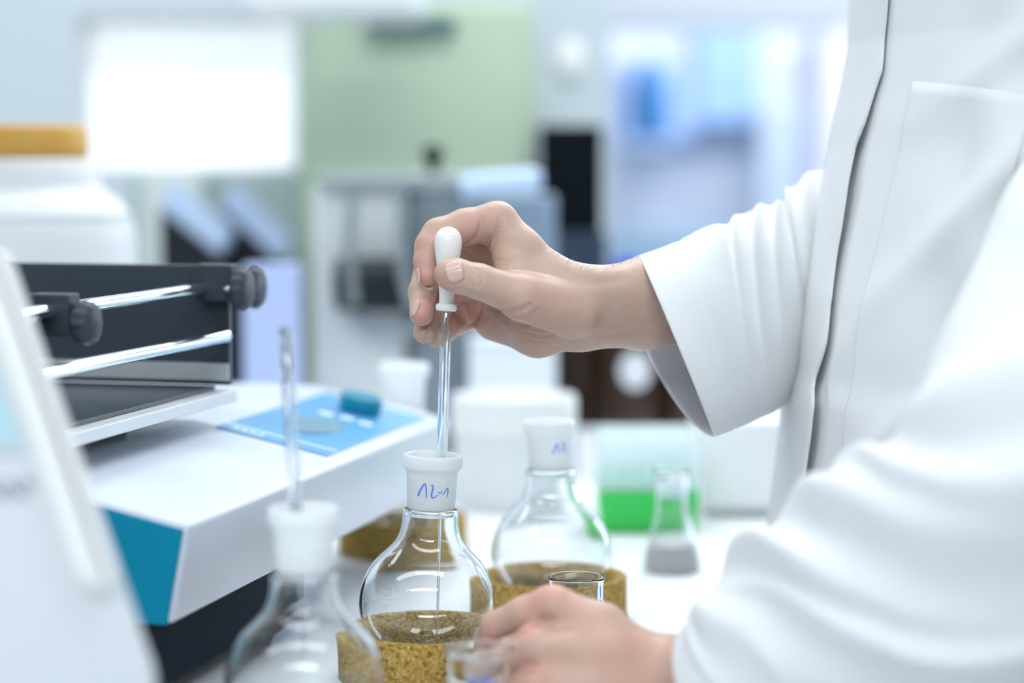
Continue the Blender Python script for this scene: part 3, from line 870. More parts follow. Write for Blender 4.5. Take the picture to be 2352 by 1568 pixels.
# file holders behind the jug: black inside, pale blue slanted fronts
FB = mat('pale_blue_card', (0.52, 0.66, 0.88), 0.5, var=0.03)
def holder(lab, xa, xb, ytop, ybot, Y):
    c = at((xa + xb) / 2, ybot, Y)
    t = thing('file_holder', lab, 'file holder', (c[0], Y, TABLE_Z + 0.0003), group='file holders below the window')
    w = (xb - xa) / FPX * Y / 2; zt = at(600, ytop, Y)[2] - TABLE_Z; zb = at(600, ybot, Y)[2] - TABLE_Z
    # dark near side, slanted pale front sheet, back
    for nm, m, y0, y1 in (('side_panel', BLACK, 0.0, 0.004), ('side_panel', BLACK, 0.085, 0.089)):
        poly3 = [(-w, 0.0), (w, 0.0), (w, zb), (-w, zt)]
        V = [(x, y0, z) for x, z in poly3] + [(x, y1, z) for x, z in poly3]
        F = [[3, 2, 1, 0], [4, 5, 6, 7], [0, 1, 5, 4], [1, 2, 6, 5], [2, 3, 7, 6], [3, 0, 4, 7]]
        link_mesh(nm, V, F, m, t, smooth=False)
    V, F = hexa([(-w, 0.0045, zt), (w, 0.0045, zb), (w, 0.0845, zb), (-w, 0.0845, zt), (-w + 0.012, 0.0045, zt + 0.028), (w + 0.012, 0.0045, zb + 0.028), (w + 0.012, 0.0845, zb + 0.028), (-w + 0.012, 0.0845, zt + 0.028)])
    link_mesh('slanted_sheet', V, F, FB, t, smooth=False)
    V, F = box(-w, -w + 0.003, 0.0045, 0.0845, 0, zt - 0.0005)
    link_mesh('back_panel', V, F, BLACK, t, smooth=False)
    V, F = box(-w + 0.0035, w, 0.0045, 0.0845, 0, 0.003)
    link_mesh('bottom', V, F, BLACK, t, smooth=False)
holder('black slanted file holder with pale sheet right beside the white jug', 368, 500, 478, 585, 2.62)
holder('black slanted file holder with light blue sheet nearest the green cabinet', 510, 640, 478, 600, 2.72)
# grey-green low unit behind them
gu = thing('low_shelf_unit', 'pale grey-green low unit under the bright window behind the file holders', 'shelf', (0, 0, TABLE_Z))
px_box('back_board', 300, 395, 692, 640, 2.96, 0.02, mat('grey_green', (0.42, 0.52, 0.53), 0.6), gu, base=True)
px_box('post', 330, 395, 465, 640, 2.93, 0.025, mat('pale_green_grey', (0.66, 0.74, 0.72), 0.6), gu, base=True)
# lavender folder standing behind the tray
lf = px_box('lavender_box', 560, 612, 684, 905, 2.25, 0.05, mat('lavender_card', (0.50, 0.60, 0.92), 0.5), None, 0.002, base=True)
tag(lf, 'pale lavender-blue box standing between the tray knobs and the apparatus', 'box')

# tall green cabinet on the bench
gc = at(957, 400, 2.78)
gcab = thing('green_cabinet', 'tall pale green bench cabinet with a dark slot handle near the top', 'cabinet', (gc[0], 2.78, TABLE_Z))
GRN = mat('pale_green_enamel', (0.50, 0.63, 0.47), 0.5, var=0.04, vscale=5)
px_box('body', 694, 6, 1226, 955, 2.80, 0.22, GRN, gcab, 0.004, base=True)
px_box('door', 712, 14, 1216, 932, 2.785, 0.0145, GRN, gcab, 0.003)
px_box('slot_handle', 842, 42, 1045, 76, 2.775, 0.0098, mat('slot_dark', (0.08, 0.15, 0.16), 0.5), gcab, 0.001)

# apparatus in front of it: white column, steel pot with lid, black motor, two pale tubes, pale blue arm
YA = 2.35
ap = thing('distillation_apparatus', 'steel and white apparatus with black knob lid and black barrel in front of green cabinet', 'apparatus', tuple(at(960, 700, YA)))
apz = np.array(ap.location)
def ap_mesh(name, VF, m, smooth=True, parent=ap, ang=40):
    V, F = VF
    o = link_mesh(name, [(v[0] - apz[0], v[1] - apz[1], v[2] - apz[2]) for v in V], F, m, ap, smooth=smooth, angle=ang if smooth else None)
    return o
apw = mat('apparatus_white', (0.74, 0.79, 0.79), 0.4, var=0.02)
ag = mat('apparatus_grey', (0.30, 0.36, 0.41), 0.35, metal=0.3, var=0.05)
a = at(718, 432, YA); b = at(930, 432, YA)
ap_mesh('white_column', box(a[0], b[0], YA, YA + 0.10, TABLE_Z + 0.0004, a[2], 0.004), apw, False)
c = at(1010, 430, YA + 0.04); rr = (1085 - 935) / FPX * YA / 2
V, F = lathe([(0, 0), (rr * .96, 0), (rr, 0.004), (rr, c[2] - TABLE_Z - 0.004), (rr * 1.0, c[2] - TABLE_Z), (0, c[2] - TABLE_Z)], 60)
ap_mesh('pot', shift((V, F), (c[0], c[1] - 0.02, TABLE_Z + 0.0006)), mat('pot_steel', (0.24, 0.29, 0.32), 0.35, metal=0.2))
a = at(738, 436, YA); b = at(1075, 400, YA)
ap_mesh('lid', box(a[0], b[0], YA - 0.02, YA + 0.11, a[2] + 0.0005, b[2], 0.004), mat('lid_steel', (0.36, 0.41, 0.43), 0.35, metal=0.4), False)
k = at(995, 372, YA + 0.03)
V, F = lathe([(0, 0.0), (0.0055, 0.0), (0.0055, 0.010), (0.0095, 0.014), (0.0125, 0.020), (0.0120, 0.026), (0.008, 0.030), (0, 0.031)], 32)
ap_mesh('lid_knob', shift((V, F), (k[0], k[1], b[2] + 0.0002)), BLACK)
# black barrel lying across
a = at(772, 652, YA - 0.03); b = at(950, 652, YA - 0.03); R = 122 / 2 / FPX * YA
L = b[0] - a[0]
V, F = lathe([(0, 0), (R * .86, 0), (R, 0.004), (R, L - 0.004), (R * .9, L), (0, L)], 48)
M = Matrix.Translation(Vector((a[0], a[1] - 0.006, a[2]))) @ Matrix.Rotation(math.radians(90), 4, 'Y')
ap_mesh('black_barrel', xf((V, F), M), BLACK)
tubm = milky_mat('pale_tube', (0.50, 0.56, 0.58), 0.3, 0.3, clear=0.35)
for pts in ([(812, 440), (806, 520), (806, 620), (812, 700)], [(915, 430), (924, 480), (922, 560), (928, 640), (945, 705)]):
    Pt = [at(x, y, YA - 0.068) for x, y in pts]
    ap_mesh('hose', tube(spline(Pt, 24), 0.0062, 14), tubm)
# curved tray edge below the barrel
V, F = tube([at(x, y, YA - 0.03) for x, y in ((815, 690), (820, 730), (850, 755), (940, 760), (985, 740))], 0.007, 12)
ap_mesh('drip_pipe', (V, F), ag)
# pale blue arm at right
pts = spline([at(1060, 430, YA - 0.03), at(1110, 420, YA - 0.03), at(1180, 416, YA - 0.03), at(1245, 414, YA - 0.03)], 20)
V, F = tube(pts, [0.0115] * 14 + [0.0125, 0.013, 0.0133, 0.013, 0.0115, 0.006], 20)
o = ap_mesh('blue_arm', (V, F), mat('pale_blue_arm', (0.55, 0.70, 0.95), 0.3)); label(o, 'pale blue rounded arm')
a = at(1085, 432, YA + 0.05); b = at(1278, 432, YA + 0.05)
ap_mesh('grey_box', box(a[0], b[0], YA + 0.05, YA + 0.14, TABLE_Z + 0.0004, a[2] - 0.008, 0.004), mat('box_bluegrey', (0.26, 0.35, 0.46), 0.5), False)

# black tower instrument right of the green cabinet
tw = thing('black_tower', 'black upright instrument with dark navy lower half right of green cabinet', 'instrument', tuple(at(1310, 700, 2.70)))
twl = np.array(tw.location)
def px_box2(name, x0, y0, x1, y1, Y, dep, m, parent, bev=0.003, base=False):
    return px_box(name, x0, y0, x1, y1, Y, dep, m, parent, bev, base)
px_box('upper_housing', 1240, 288, 1384, 532, 2.70, 0.12, mat('tower_black', (0.003, 0.006, 0.009), 0.7, spec=0.1), tw, 0.003)
px_box('lower_housing', 1262, 534, 1396, 940, 2.70, 0.12, mat('tower_navy', (0.03, 0.05, 0.09), 0.5), tw, 0.003, base=True)
# white oval dispenser on the partition end
ov = at(1312, 140, PY - 0.012); 
V, F = lathe([(0, 0.012), (0.012, 0.011), (0.018, 0.006), (0.020, 0.0)], 40)
V = [(x * 1.0, -z, y * 1.55) for x, y, z in V]
o = link_mesh('wall_sensor', V, F, WHITE_PLASTIC, None); o.location = (ov[0], PY - 0.0005, ov[2])
tag(o, 'white oval sensor plate on the pale wall above the black tower', 'sensor')

# amber bottles under the wrist
AMB = mat('amber_glass', (0.045, 0.022, 0.010), 0.12, var=0.1)
def bottle(lab, px, Y, w, capm, ytop, ysh, mark=None):
    c = at(px, 980, Y); R = w / 2 / FPX * Y
    t = thing('amber_bottle', lab, 'bottle', (c[0], c[1], TABLE_Z + 0.0004), group='amber bottles behind the wrist')
    Zt = at(px, ytop, Y)[2] - TABLE_Z; Zh = at(px, ysh, Y)[2] - TABLE_Z
    pr = [(0, 0), (R * .92, 0), (R, 0.005), (R, Zh - 0.02), (R * .93, Zh - 0.006), (R * .6, Zh + 0.012), (R * .42, Zh + 0.022), (R * .40, Zt - 0.022), (0, Zt - 0.022)]
    V, F = lathe(pr, 56); link_mesh('body', V, F, AMB, t, smooth=True, angle=60)
    pr = [(0, Zt), (R * .42, Zt), (R * .46, Zt - 0.003), (R * .46, Zt - 0.0215), (0, Zt - 0.0215)]
    V, F = lathe(pr, 40); link_mesh('cap', V, F, capm, t, smooth=True, angle=40)
    if mark:
        V, F = [], []
        n1, n2 = 14, 14
        for j in range(n1):
            for i in range(n2):
                u = -1 + 2 * i / (n2 - 1); v = -1 + 2 * j / (n1 - 1)
                k = math.sqrt(max(1e-9, 1 - 0.5 * v * v)); k2 = math.sqrt(max(1e-9, 1 - 0.5 * u * u))
                ax = mark[0] + u * k * mark[2]; zz = mark[1] + v * k2 * mark[3]
                V.append(((R + 0.0006) * math.sin(ax), -(R + 0.0006) * math.cos(ax), zz))
        for j in range(n1 - 1):
            for i in range(n2 - 1):
                F.append([j * n2 + i, j * n2 + i + 1, (j + 1) * n2 + i + 1, (j + 1) * n2 + i])
        o = link_mesh('round_label', V, F, mat('paper_label', (0.85, 0.88, 0.92), 0.6), t); label(o, 'round white label')
bcapm = mat('blue_cap', (0.04, 0.10, 0.72), 0.4); kcapm = BLACK
zl = at(1462, 850, 2.45)[2] - TABLE_Z
bottle('amber bottle with blue cap and round white label below the wrist', 1440, 2.48, 150, bcapm, 592, 735, (0.22, zl, 0.50, 0.021))
bottle('dark amber bottle left of the labelled one, beside the white tub', 1330, 2.52, 112, kcapm, 640, 760)
bottle('brown amber bottle half behind the hanging cuff', 1570, 2.50, 118, kcapm, 640, 770)
# low pale tray in front of bottles
lt = thing('shallow_tray', 'pale shallow tray on the bench in front of the amber bottles', 'tray', (0, 0, TABLE_Z + 0.0004))
a = at(1330, 990, 2.30); b = at(1640, 990, 2.30)
V, F = box(a[0], b[0], 2.18, 2.36, 0, 0.004, 0.001); link_mesh('tray_floor', V, F, WHITE_PLASTIC, lt, smooth=False)
for (u0, u1, v0, v1) in ((a[0], b[0], 2.176, 2.1798), (a[0], b[0], 2.3602, 2.364), (a[0] - .004, a[0] - .0002, 2.176, 2.364), (b[0] + .0002, b[0] + .004, 2.176, 2.364)):
    V, F = box(u0, u1, v0, v1, 0, 0.03, 0.001); link_mesh('tray_wall', V, F, WHITE_PLASTIC, lt, smooth=False)

# white tub with lid behind the second flask, and pale box behind it
wc = at(1180, 1180, 2.02)
wt = thing('white_tub', 'round white plastic tub with lid standing behind the second flask', 'tub', (wc[0], wc[1], TABLE_Z + 0.0004))
R = 146 / FPX * 2.02; Zt = at(1180, 912, 2.0)[2] - TABLE_Z
pr = [(0, 0), (R * .88, 0), (R * .90, 0.003), (R * .965, Zt - 0.030), (0, Zt - 0.030)]
V, F = lathe(pr, 72); link_mesh('body', V, F, milky_mat('tub_plastic', (0.90, 0.93, 0.95), 0.3, 0.3), wt, smooth=True, angle=50)
pr = [(R * .985, Zt - 0.034), (R, Zt - 0.032), (R, Zt - 0.004), (R * .97, Zt), (R * .90, Zt + 0.0005), (R * .88, Zt - 0.003), (0, Zt - 0.003), (0, Zt - 0.0295), (R * .975, Zt - 0.0295)]
V, F = lathe(pr, 72); link_mesh('lid', V, F, milky_mat('tub_lid', (0.93, 0.95, 0.95), 0.25, 0.35), wt, smooth=True, angle=50)
pb = thing('paper_box', 'pale white-blue carton behind the round tub, below the upper hand', 'box', tuple(at(1180, 900, 2.24)))
px_box('carton', 1078, 792, 1278, 1000, 2.24, 0.08, mat('carton', (0.80, 0.87, 0.93), 0.6), pb, 0.002, base=True)
px_box('flap', 1076, 783, 1280, 791, 2.238, 0.084, mat('carton_flap', (0.76, 0.84, 0.9), 0.6), pb, 0.001)

# green pipette tip box
gb = at(1490, 1236, 1.86)
tb = thing('tip_box', 'pipette tip box with bright green base and clear lid', 'box', (gb[0], gb[1], TABLE_Z + 0.0004))
w = 118 / FPX * 1.86; zc = at(1490, 1128, 1.86)[2] - TABLE_Z; zt = at(1490, 1000, 1.86)[2] - TABLE_Z
V, F = hexa([(-w * .93, 0, 0), (w * .93, 0, 0), (w * .93, .08, 0), (-w * .93, .08, 0), (-w, -0.002, zc), (w, -0.002, zc), (w, .082, zc), (-w, .082, zc)], 0.003)
link_mesh('base', V, F, mat('bright_green_plastic', (0.03, 0.55, 0.09), 0.35), tb, smooth=False)
CL = milky_mat('clear_lid_plastic', (0.90, 0.95, 0.97), 0.5, 0.2, 0.5, clear=0.4)
V, F = hexa([(-w * 1.02, -0.004, zc + .0004), (w * 1.02, -0.004, zc + .0004), (w * 1.02, .084, zc + .0004), (-w * 1.02, .084, zc + .0004), (-w * .97, 0, zt), (w * .97, 0, zt), (w * .97, .08, zt), (-w * .97, .08, zt)], 0.004)
link_mesh('lid', V, F, CL, tb, smooth=False)
V, F = box(-w * .9, w * .9, 0.004, 0.076, zc + 0.002, zc + 0.012, 0.001)
link_mesh('tip_rack', V, F, mat('mint_rack', (0.25, 0.72, 0.48), 0.5), tb, smooth=False)
for i in range(6):
    for j in range(3):
        V, F = lathe([(0, 0), (0.0026, 0), (0.0032, 0.016), (0.0030, 0.017), (0, 0.017)], 12)
        V, F = shift((V, F), (-w * .78 + i * w * .31, 0.014 + j * 0.026, zc + 0.0122))
        link_mesh('pipette_tip', V, F, milky_mat('tip_plastic', (0.8, 0.88, 0.92), 0.4), tb)

# white carton at the right, half behind the coat
wb = thing('white_box', 'white lidded box at the right end of the bench behind the coat', 'box', tuple(at(1715, 1180, 1.95)))
px_box('box_body', 1618, 1176, 1812, 1290, 1.95, 0.12, mat('box_white', (0.88, 0.90, 0.95), 0.5), wb, 0.003, base=True)
px_box('box_lid', 1612, 965, 1818, 1174, 1.945, 0.13, mat('box_lid_white', (0.93, 0.945, 0.96), 0.45), wb, 0.004)

# overhead fittings along the top of the frame
oh = px_box('overhead_duct', 560, -60, 958, 30, 2.52, 0.22, mat('duct_white', (0.88, 0.91, 0.93), 0.4), None, 0.012)
tag(oh, 'white overhead duct end at the top edge left of the slot handle', 'duct')
oh.location = (0, 0, 0)
for nm, xs, lab in (('suspension_rod', (600, 900), ''),):
    for x in xs:
        p = at(x, -55, 2.63)
        V, F = tube([(p[0], 2.63, p[2]), (p[0], 2.63, CEIL_Z - 0.0005)], 0.006, 12)
        r_ = link_mesh(nm, V, F, BRUSHED, oh)
oh2 = px_box('overhead_cupboard', 1192, -160, 2110, 52, 4.2, 0.35, mat('cupboard_white', (0.92, 0.94, 0.98), 0.45), None, 0.01)
tag(oh2, 'white overhead cupboard spanning the top edge above the blue area', 'cupboard')
for x in (1250, 2050):
    p = at(x, -158, 4.4)
    V, F = tube([(p[0], 4.4, p[2]), (p[0], 4.4, CEIL_Z - 0.0005)], 0.008, 12)
    link_mesh('suspension_rod', V, F, BRUSHED, oh2)

# far room: lavender wall with pale blue cupboards and hanging blue things
def far(name, lab, cat, x0, y0, x1, y1, Y, dep, colr, to_floor=False, group=None):
    a = at(x0, y1, Y); b = at(x1, y0, Y)
    V, F = box(a[0], b[0], Y, Y + dep, 0.0004 if to_floor else a[2], b[2], 0.01)
    o = link_mesh(name, V, F, mat(name + '_paint_%d_%d' % (x0, y0), colr, 0.5), None, smooth=False)
    return tag(o, lab, cat, group)
far('wall_cupboard', 'light blue wall cupboard in the blurred far room, upper middle', 'cupboard', 1600, 60, 1745, 285, 5.88, 0.119, (0.42, 0.62, 0.97))
far('wall_cupboard', 'mid blue wall cupboard beside the pale pillar in the far room', 'cupboard', 1418, 132, 1600, 320, 5.90, 0.099, (0.46, 0.60, 0.95))
far('wall_panel', 'very pale blue far wall panel next to the coat', 'panel', 1745, 230, 1880, 560, 5.80, 0.199, (0.76, 0.85, 0.98))
far('tall_cupboard', 'lilac tall cupboard at the far wall behind the coat edge', 'cupboard', 1885, 60, 2080, 560, 5.60, 0.399, (0.80, 0.76, 0.96), True)
far('far_counter', 'grey-blue counter along the far wall above the sleeve', 'counter', 1395, 545, 1905, 640, 5.2, 0.799, (0.25, 0.37, 0.48), True)
# dark blue gas bottle-like canister on a bracket
dc = at(1490, 322, 5.45)
can = thing('blue_canister', 'dark blue canister standing out against the blurred blue cupboard', 'canister', tuple(dc))
V, F = lathe([(0, 0), (0.045, 0), (0.052, 0.012), (0.055, 0.05), (0.055, 0.13), (0.045, 0.165), (0.024, 0.185), (0.02, 0.20), (0.0, 0.205)], 40)
link_mesh('body', V, F, mat('canister_blue', (0.05, 0.19, 0.45), 0.4), can)
V, F = box(-0.06, 0.06, -0.06, 0.5495, -0.016, -0.0004, 0.003)
link_mesh('bracket', V, F, FB, can, smooth=False)

# ================================================================== PERSON
# ---- signed distance modelling (millimetres, world axes, relative to an origin)
class Sdf:
    def __init__(self, lo, hi, vox):
        self.lo = np.array(lo, float); self.vox = vox
        self.n = np.ceil((np.array(hi) - self.lo) / vox).astype(int) + 1
        ax = [(self.lo[i] + vox * np.arange(self.n[i])).astype(np.float32) for i in range(3)]
        self.ax = ax
    def empty(self): return np.full(self.n, 60.0, np.float32)
    def cone(self, a, b, ra, rb, pad=26.0):
        """slice object and distance field of a tapered capsule, inside its padded bounds"""
        a = np.array(a, np.float32); b = np.array(b, np.float32)
        lo = np.minimum(a - ra, b - rb) - pad; hi = np.maximum(a + ra, b + rb) + pad
        i0 = np.clip(((lo - self.lo) / self.vox).astype(int), 0, self.n - 1); i1 = np.clip(((hi - self.lo) / self.vox).astype(int) + 2, 1, self.n)
        sl = tuple(slice(i0[k], i1[k]) for k in range(3))
        X = self.ax[0][sl[0]][:, None, None]; Y = self.ax[1][sl[1]][None, :, None]; Z = self.ax[2][sl[2]][None, None, :]
        ab = b - a; L2 = float(ab @ ab) + 1e-6
        t = ((X - a[0]) * ab[0] + (Y - a[1]) * ab[1] + (Z - a[2]) * ab[2]) / L2
        np.clip(t, 0, 1, out=t)
        d = np.sqrt((X - a[0] - t * ab[0]) ** 2 + (Y - a[1] - t * ab[1]) ** 2 + (Z - a[2] - t * ab[2]) ** 2)
        return sl, d - (ra + (rb - ra) * t)
    def add(self, D, a, b, ra, rb, k):
        sl, d = self.cone(a, b, ra, rb)
        D[sl] = smin(D[sl], d, k)
    def sample(self, D, p):
        q = (np.asarray(p, float) - self.lo) / self.vox
        i = np.clip(np.floor(q).astype(int), 0, self.n - 2); f = q - i
        v = 0
        for dx in (0, 1):
            for dy in (0, 1):
                for dz in (0, 1):
                    w = (f[..., 0] if dx else 1 - f[..., 0]) * (f[..., 1] if dy else 1 - f[..., 1]) * (f[..., 2] if dz else 1 - f[..., 2])
                    v = v + w * D[i[..., 0] + dx, i[..., 1] + dy, i[..., 2] + dz]
        return v
    def grad(self, D, p, e=0.8):
        g = np.stack([self.sample(D, np.asarray(p) + np.eye(3)[k] * e) - self.sample(D, np.asarray(p) - np.eye(3)[k] * e) for k in range(3)], -1)
        return g / (np.linalg.norm(g, axis=-1, keepdims=True) + 1e-9)
def smin(a, b, k):
    if k <= 0: return np.minimum(a, b)
    h = np.maximum(k - np.abs(a - b), 0) / k
    return np.minimum(a, b) - h * h * k * 0.25
def surface_nets(D, lo, vox):
    s = D < 0
    nx, ny, nz = D.shape
    c = np.zeros((nx - 1, ny - 1, nz - 1), np.int8)
    for dx in (0, 1):
        for dy in (0, 1):
            for dz in (0, 1):
                c += s[dx:nx - 1 + dx, dy:ny - 1 + dy, dz:nz - 1 + dz]
    act = (c > 0) & (c < 8)
    ids = np.full(act.shape, -1, np.int64); I = np.argwhere(act); ids[act] = np.arange(len(I))
    acc = np.zeros((len(I), 3)); cnt = np.zeros(len(I))
    corner = lambda o: D[I[:, 0] + o[0], I[:, 1] + o[1], I[:, 2] + o[2]].astype(float)
    for axk in range(3):
        o1, o2 = [k for k in range(3) if k != axk]
        for u in (0, 1):
            for v in (0, 1):
                a = [0, 0, 0]; a[o1] = u; a[o2] = v; b = list(a); b[axk] = 1
                va, vb = corner(a), corner(b); m = (va < 0) != (vb < 0)
                t = np.where(m, va / np.where(m, va - vb, 1), 0)
                p = np.zeros((len(I), 3)); p[:, o1] = u; p[:, o2] = v; p[:, axk] = t
                acc[m] += p[m]; cnt[m] += 1
    V = (I + acc / cnt[:, None]) * vox + lo
    F = []
    for axk in range(3):
        o1, o2 = (axk + 1) % 3, (axk + 2) % 3
        sh = [slice(None)] * 3; sh2 = [slice(None)] * 3
        sh[axk] = slice(0, -1); sh2[axk] = slice(1, None)
        ch = s[tuple(sh)] != s[tuple(sh2)]
        E = np.argwhere(ch)
        lim = np.array(D.shape) - 1
        ok = (E[:, o1] > 0) & (E[:, o2] > 0) & (E[:, o1] < lim[o1]) & (E[:, o2] < lim[o2])
        E = E[ok]
        def cid(d1, d2):
            q = E.copy(); q[:, o1] -= d1; q[:, o2] -= d2
            return ids[q[:, 0], q[:, 1], q[:, 2]]
        quad = np.stack([cid(1, 1), cid(0, 1), cid(0, 0), cid(1, 0)], 1)
        flip = ~s[tuple(E.T)]
        quad[flip] = quad[flip][:, ::-1]
        F.append(quad)
    return V, np.vstack(F)

def hand_mesh(origin, bones, lo, hi, vox, creases, flush_shade, skin_extra=None):
    """bones: dict(palm=[...], fingers=[[...],...]); points already in world metres; returns verts (m), quads, flush, sdf, field"""
    S = Sdf(lo, hi, vox)
    mm = lambda p: (np.asarray(p) - origin) * 1000.0
    palm = S.empty()
    for (a, b, ra, rb, k) in bones['palm']:
        S.add(palm, mm(a), mm(b), ra, rb, k)
    D = palm.copy()
    for (chain, kj) in bones['fingers']:
        f = S.empty()
        for (a, b, ra, rb) in chain:
            S.add(f, mm(a), mm(b), ra, rb, 3.2)
        D = smin(D, smin(palm, f, kj), 0.9)
    base = D.copy()
    def hit(px, py):
        v = FWD + (px - IMG_W / 2) / FPX * RGT + (IMG_H / 2 - py) / FPX * UPV; v = v / np.linalg.norm(v)
        t0 = np.dot(origin - CAM, v) - 0.16
        t = t0
        for _ in range(160):
            p = (CAM + v * t - origin) * 1000
            q = (p - S.lo) / vox
            if np.any(q < 0) or np.any(q > S.n - 1): t += 0.004; 
            else:
                d = float(S.sample(base, p))
                if d < 0.05: return p
                t += max(0.0004, d * 0.0007)
            if t > t0 + 0.36: return None
        return None
    for (pts, amp, w) in creases:
        pl = spline([(a, b, 0) for a, b in pts], max(10, 6 * len(pts)))
        h = [hit(a, b) for a, b, _ in pl]; h = [x for x in h if x is not None]
        m = len(h)
        for i in range(m - 1):
            if np.linalg.norm(h[i] - h[i + 1]) > 9: continue
            sl, d = S.cone(h[i], h[i + 1], 0, 0, pad=3.2 * w)
            e = 0.35 + 0.65 * math.sin(math.pi * (i + 0.5) / (m - 1))
            cut = 2.3 * amp * e * np.exp(-(d / w) ** 2).astype(np.float32)
            D[sl] = np.maximum(D[sl], base[sl] + cut)
    V, Q = surface_nets(D, S.lo, vox)
    # two light smoothing passes
    nb = np.zeros_like(V); cn = np.zeros(len(V))
    E = np.vstack([Q[:, [0, 1]], Q[:, [1, 2]], Q[:, [2, 3]], Q[:, [3, 0]]])
    for it in range(1):
        nb[:] = 0; cn[:] = 0
        np.add.at(nb, E[:, 0], V[E[:, 1]]); np.add.at(cn, E[:, 0], 1)
        V = V * 0.55 + 0.45 * nb / np.maximum(cn, 1)[:, None]
    fl = np.zeros(len(V))
    for (px, py, d, r, amt) in flush_shade:
        c = mm(P(px, py, d)); fl = np.maximum(fl, min(1.0, 1.2 * amt) * np.exp(-np.sum((V - c) ** 2, 1) / (r * r)))
    return V, Q, fl, S, D, hit

def chain(pts, rad):
    return [(pts[i], pts[i + 1], rad[i], rad[i + 1]) for i in range(len(pts) - 1)]

# ---- right (upper) hand
D0 = 1.360
def H(px, py, dm): return P(px, py, D0 + dm / 1000.0)
O1 = P(1250, 660, D0 + 0.03)
thumb = chain([H(1312, 712, 6), H(1200, 682, -11), H(1100, 646, -17), H(1048, 633, -17.5), H(1029, 629, -16.5)], [16, 13.2, 10.6, 10.4, 8.8])
index = chain([H(1142, 510, 21), H(1070, 522, 19.5), H(1008, 540, 17), H(990, 566, 13), H(981, 600, 9), H(980, 632, 5)], [12.2, 11.6, 10.6, 9.9, 8.3, 6.7])
middle = chain([H(1132, 560, 46), H(1050, 565, 53), H(992, 590, 46), H(970, 672, 24), H(968, 721, 7.5)], [12, 11, 10, 8.6, 7.5])
ring = chain([H(1122, 636, 54), H(1060, 660, 60), H(1012, 688, 54), H(985, 728, 36), H(975, 763, 19)], [11.8, 11.4, 10.0, 8.4, 7.1])
pinky = chain([H(1120, 696, 62), H(1080, 716, 66), H(1046, 735, 64), H(1022, 757, 46), H(1005, 775, 29)], [11.2, 10.8, 9.6, 8.0, 6.6])
palm = [
    # metacarpals
    (H(1142, 510, 21), H(1200, 572, 16), 12.0, 11.6, 0), (H(1200, 572, 16), H(1265, 633, 13), 11.6, 12.6, 6), (H(1265, 633, 13), H(1345, 668, 14), 12.6, 14.2, 6),
    (H(1132, 560, 46), H(1340, 672, 28), 12, 13, 8), (H(1122, 628, 54), H(1340, 700, 34), 11.5, 13, 10), (H(1120, 690, 62), H(1330, 735, 38), 10.8, 13, 10),
    # thenar, hypothenar, palm fill, web
    (H(1190, 650, 6), H(1300, 670, 10), 13, 14, 8),
    (H(1135, 735, 58), H(1235, 763, 40), 13.0, 14.0, 9), (H(1235, 763, 40), H(1330, 748, 26), 14.0, 14.0, 9),
    (H(1160, 640, 48), H(1290, 700, 28), 12, 16, 8), (H(1152, 560, 22), H(1178, 628, 4), 8.0, 9.5, 7), (H(1200, 742, 36), H(1290, 735, 24), 12, 14, 6), (H(1205, 684, -9), H(1318, 708, 8), 13.2, 16.5, 5),
    # wrist and forearm
    (H(1345, 672, 16), H(1480, 660, 38), 14.8, 16.6, 9), (H(1338, 747, 26), H(1480, 732, 50), 14.2, 17.8, 9), (H(1340, 708, 22), H(1480, 694, 46), 20, 23, 9),
    (H(1480, 660, 38), H(1680, 650, 92), 16.6, 14, 9), (H(1480, 732, 50), H(1680, 715, 100), 17.8, 16, 9), (H(1480, 694, 46), H(1680, 690, 96), 23, 18, 9),
]
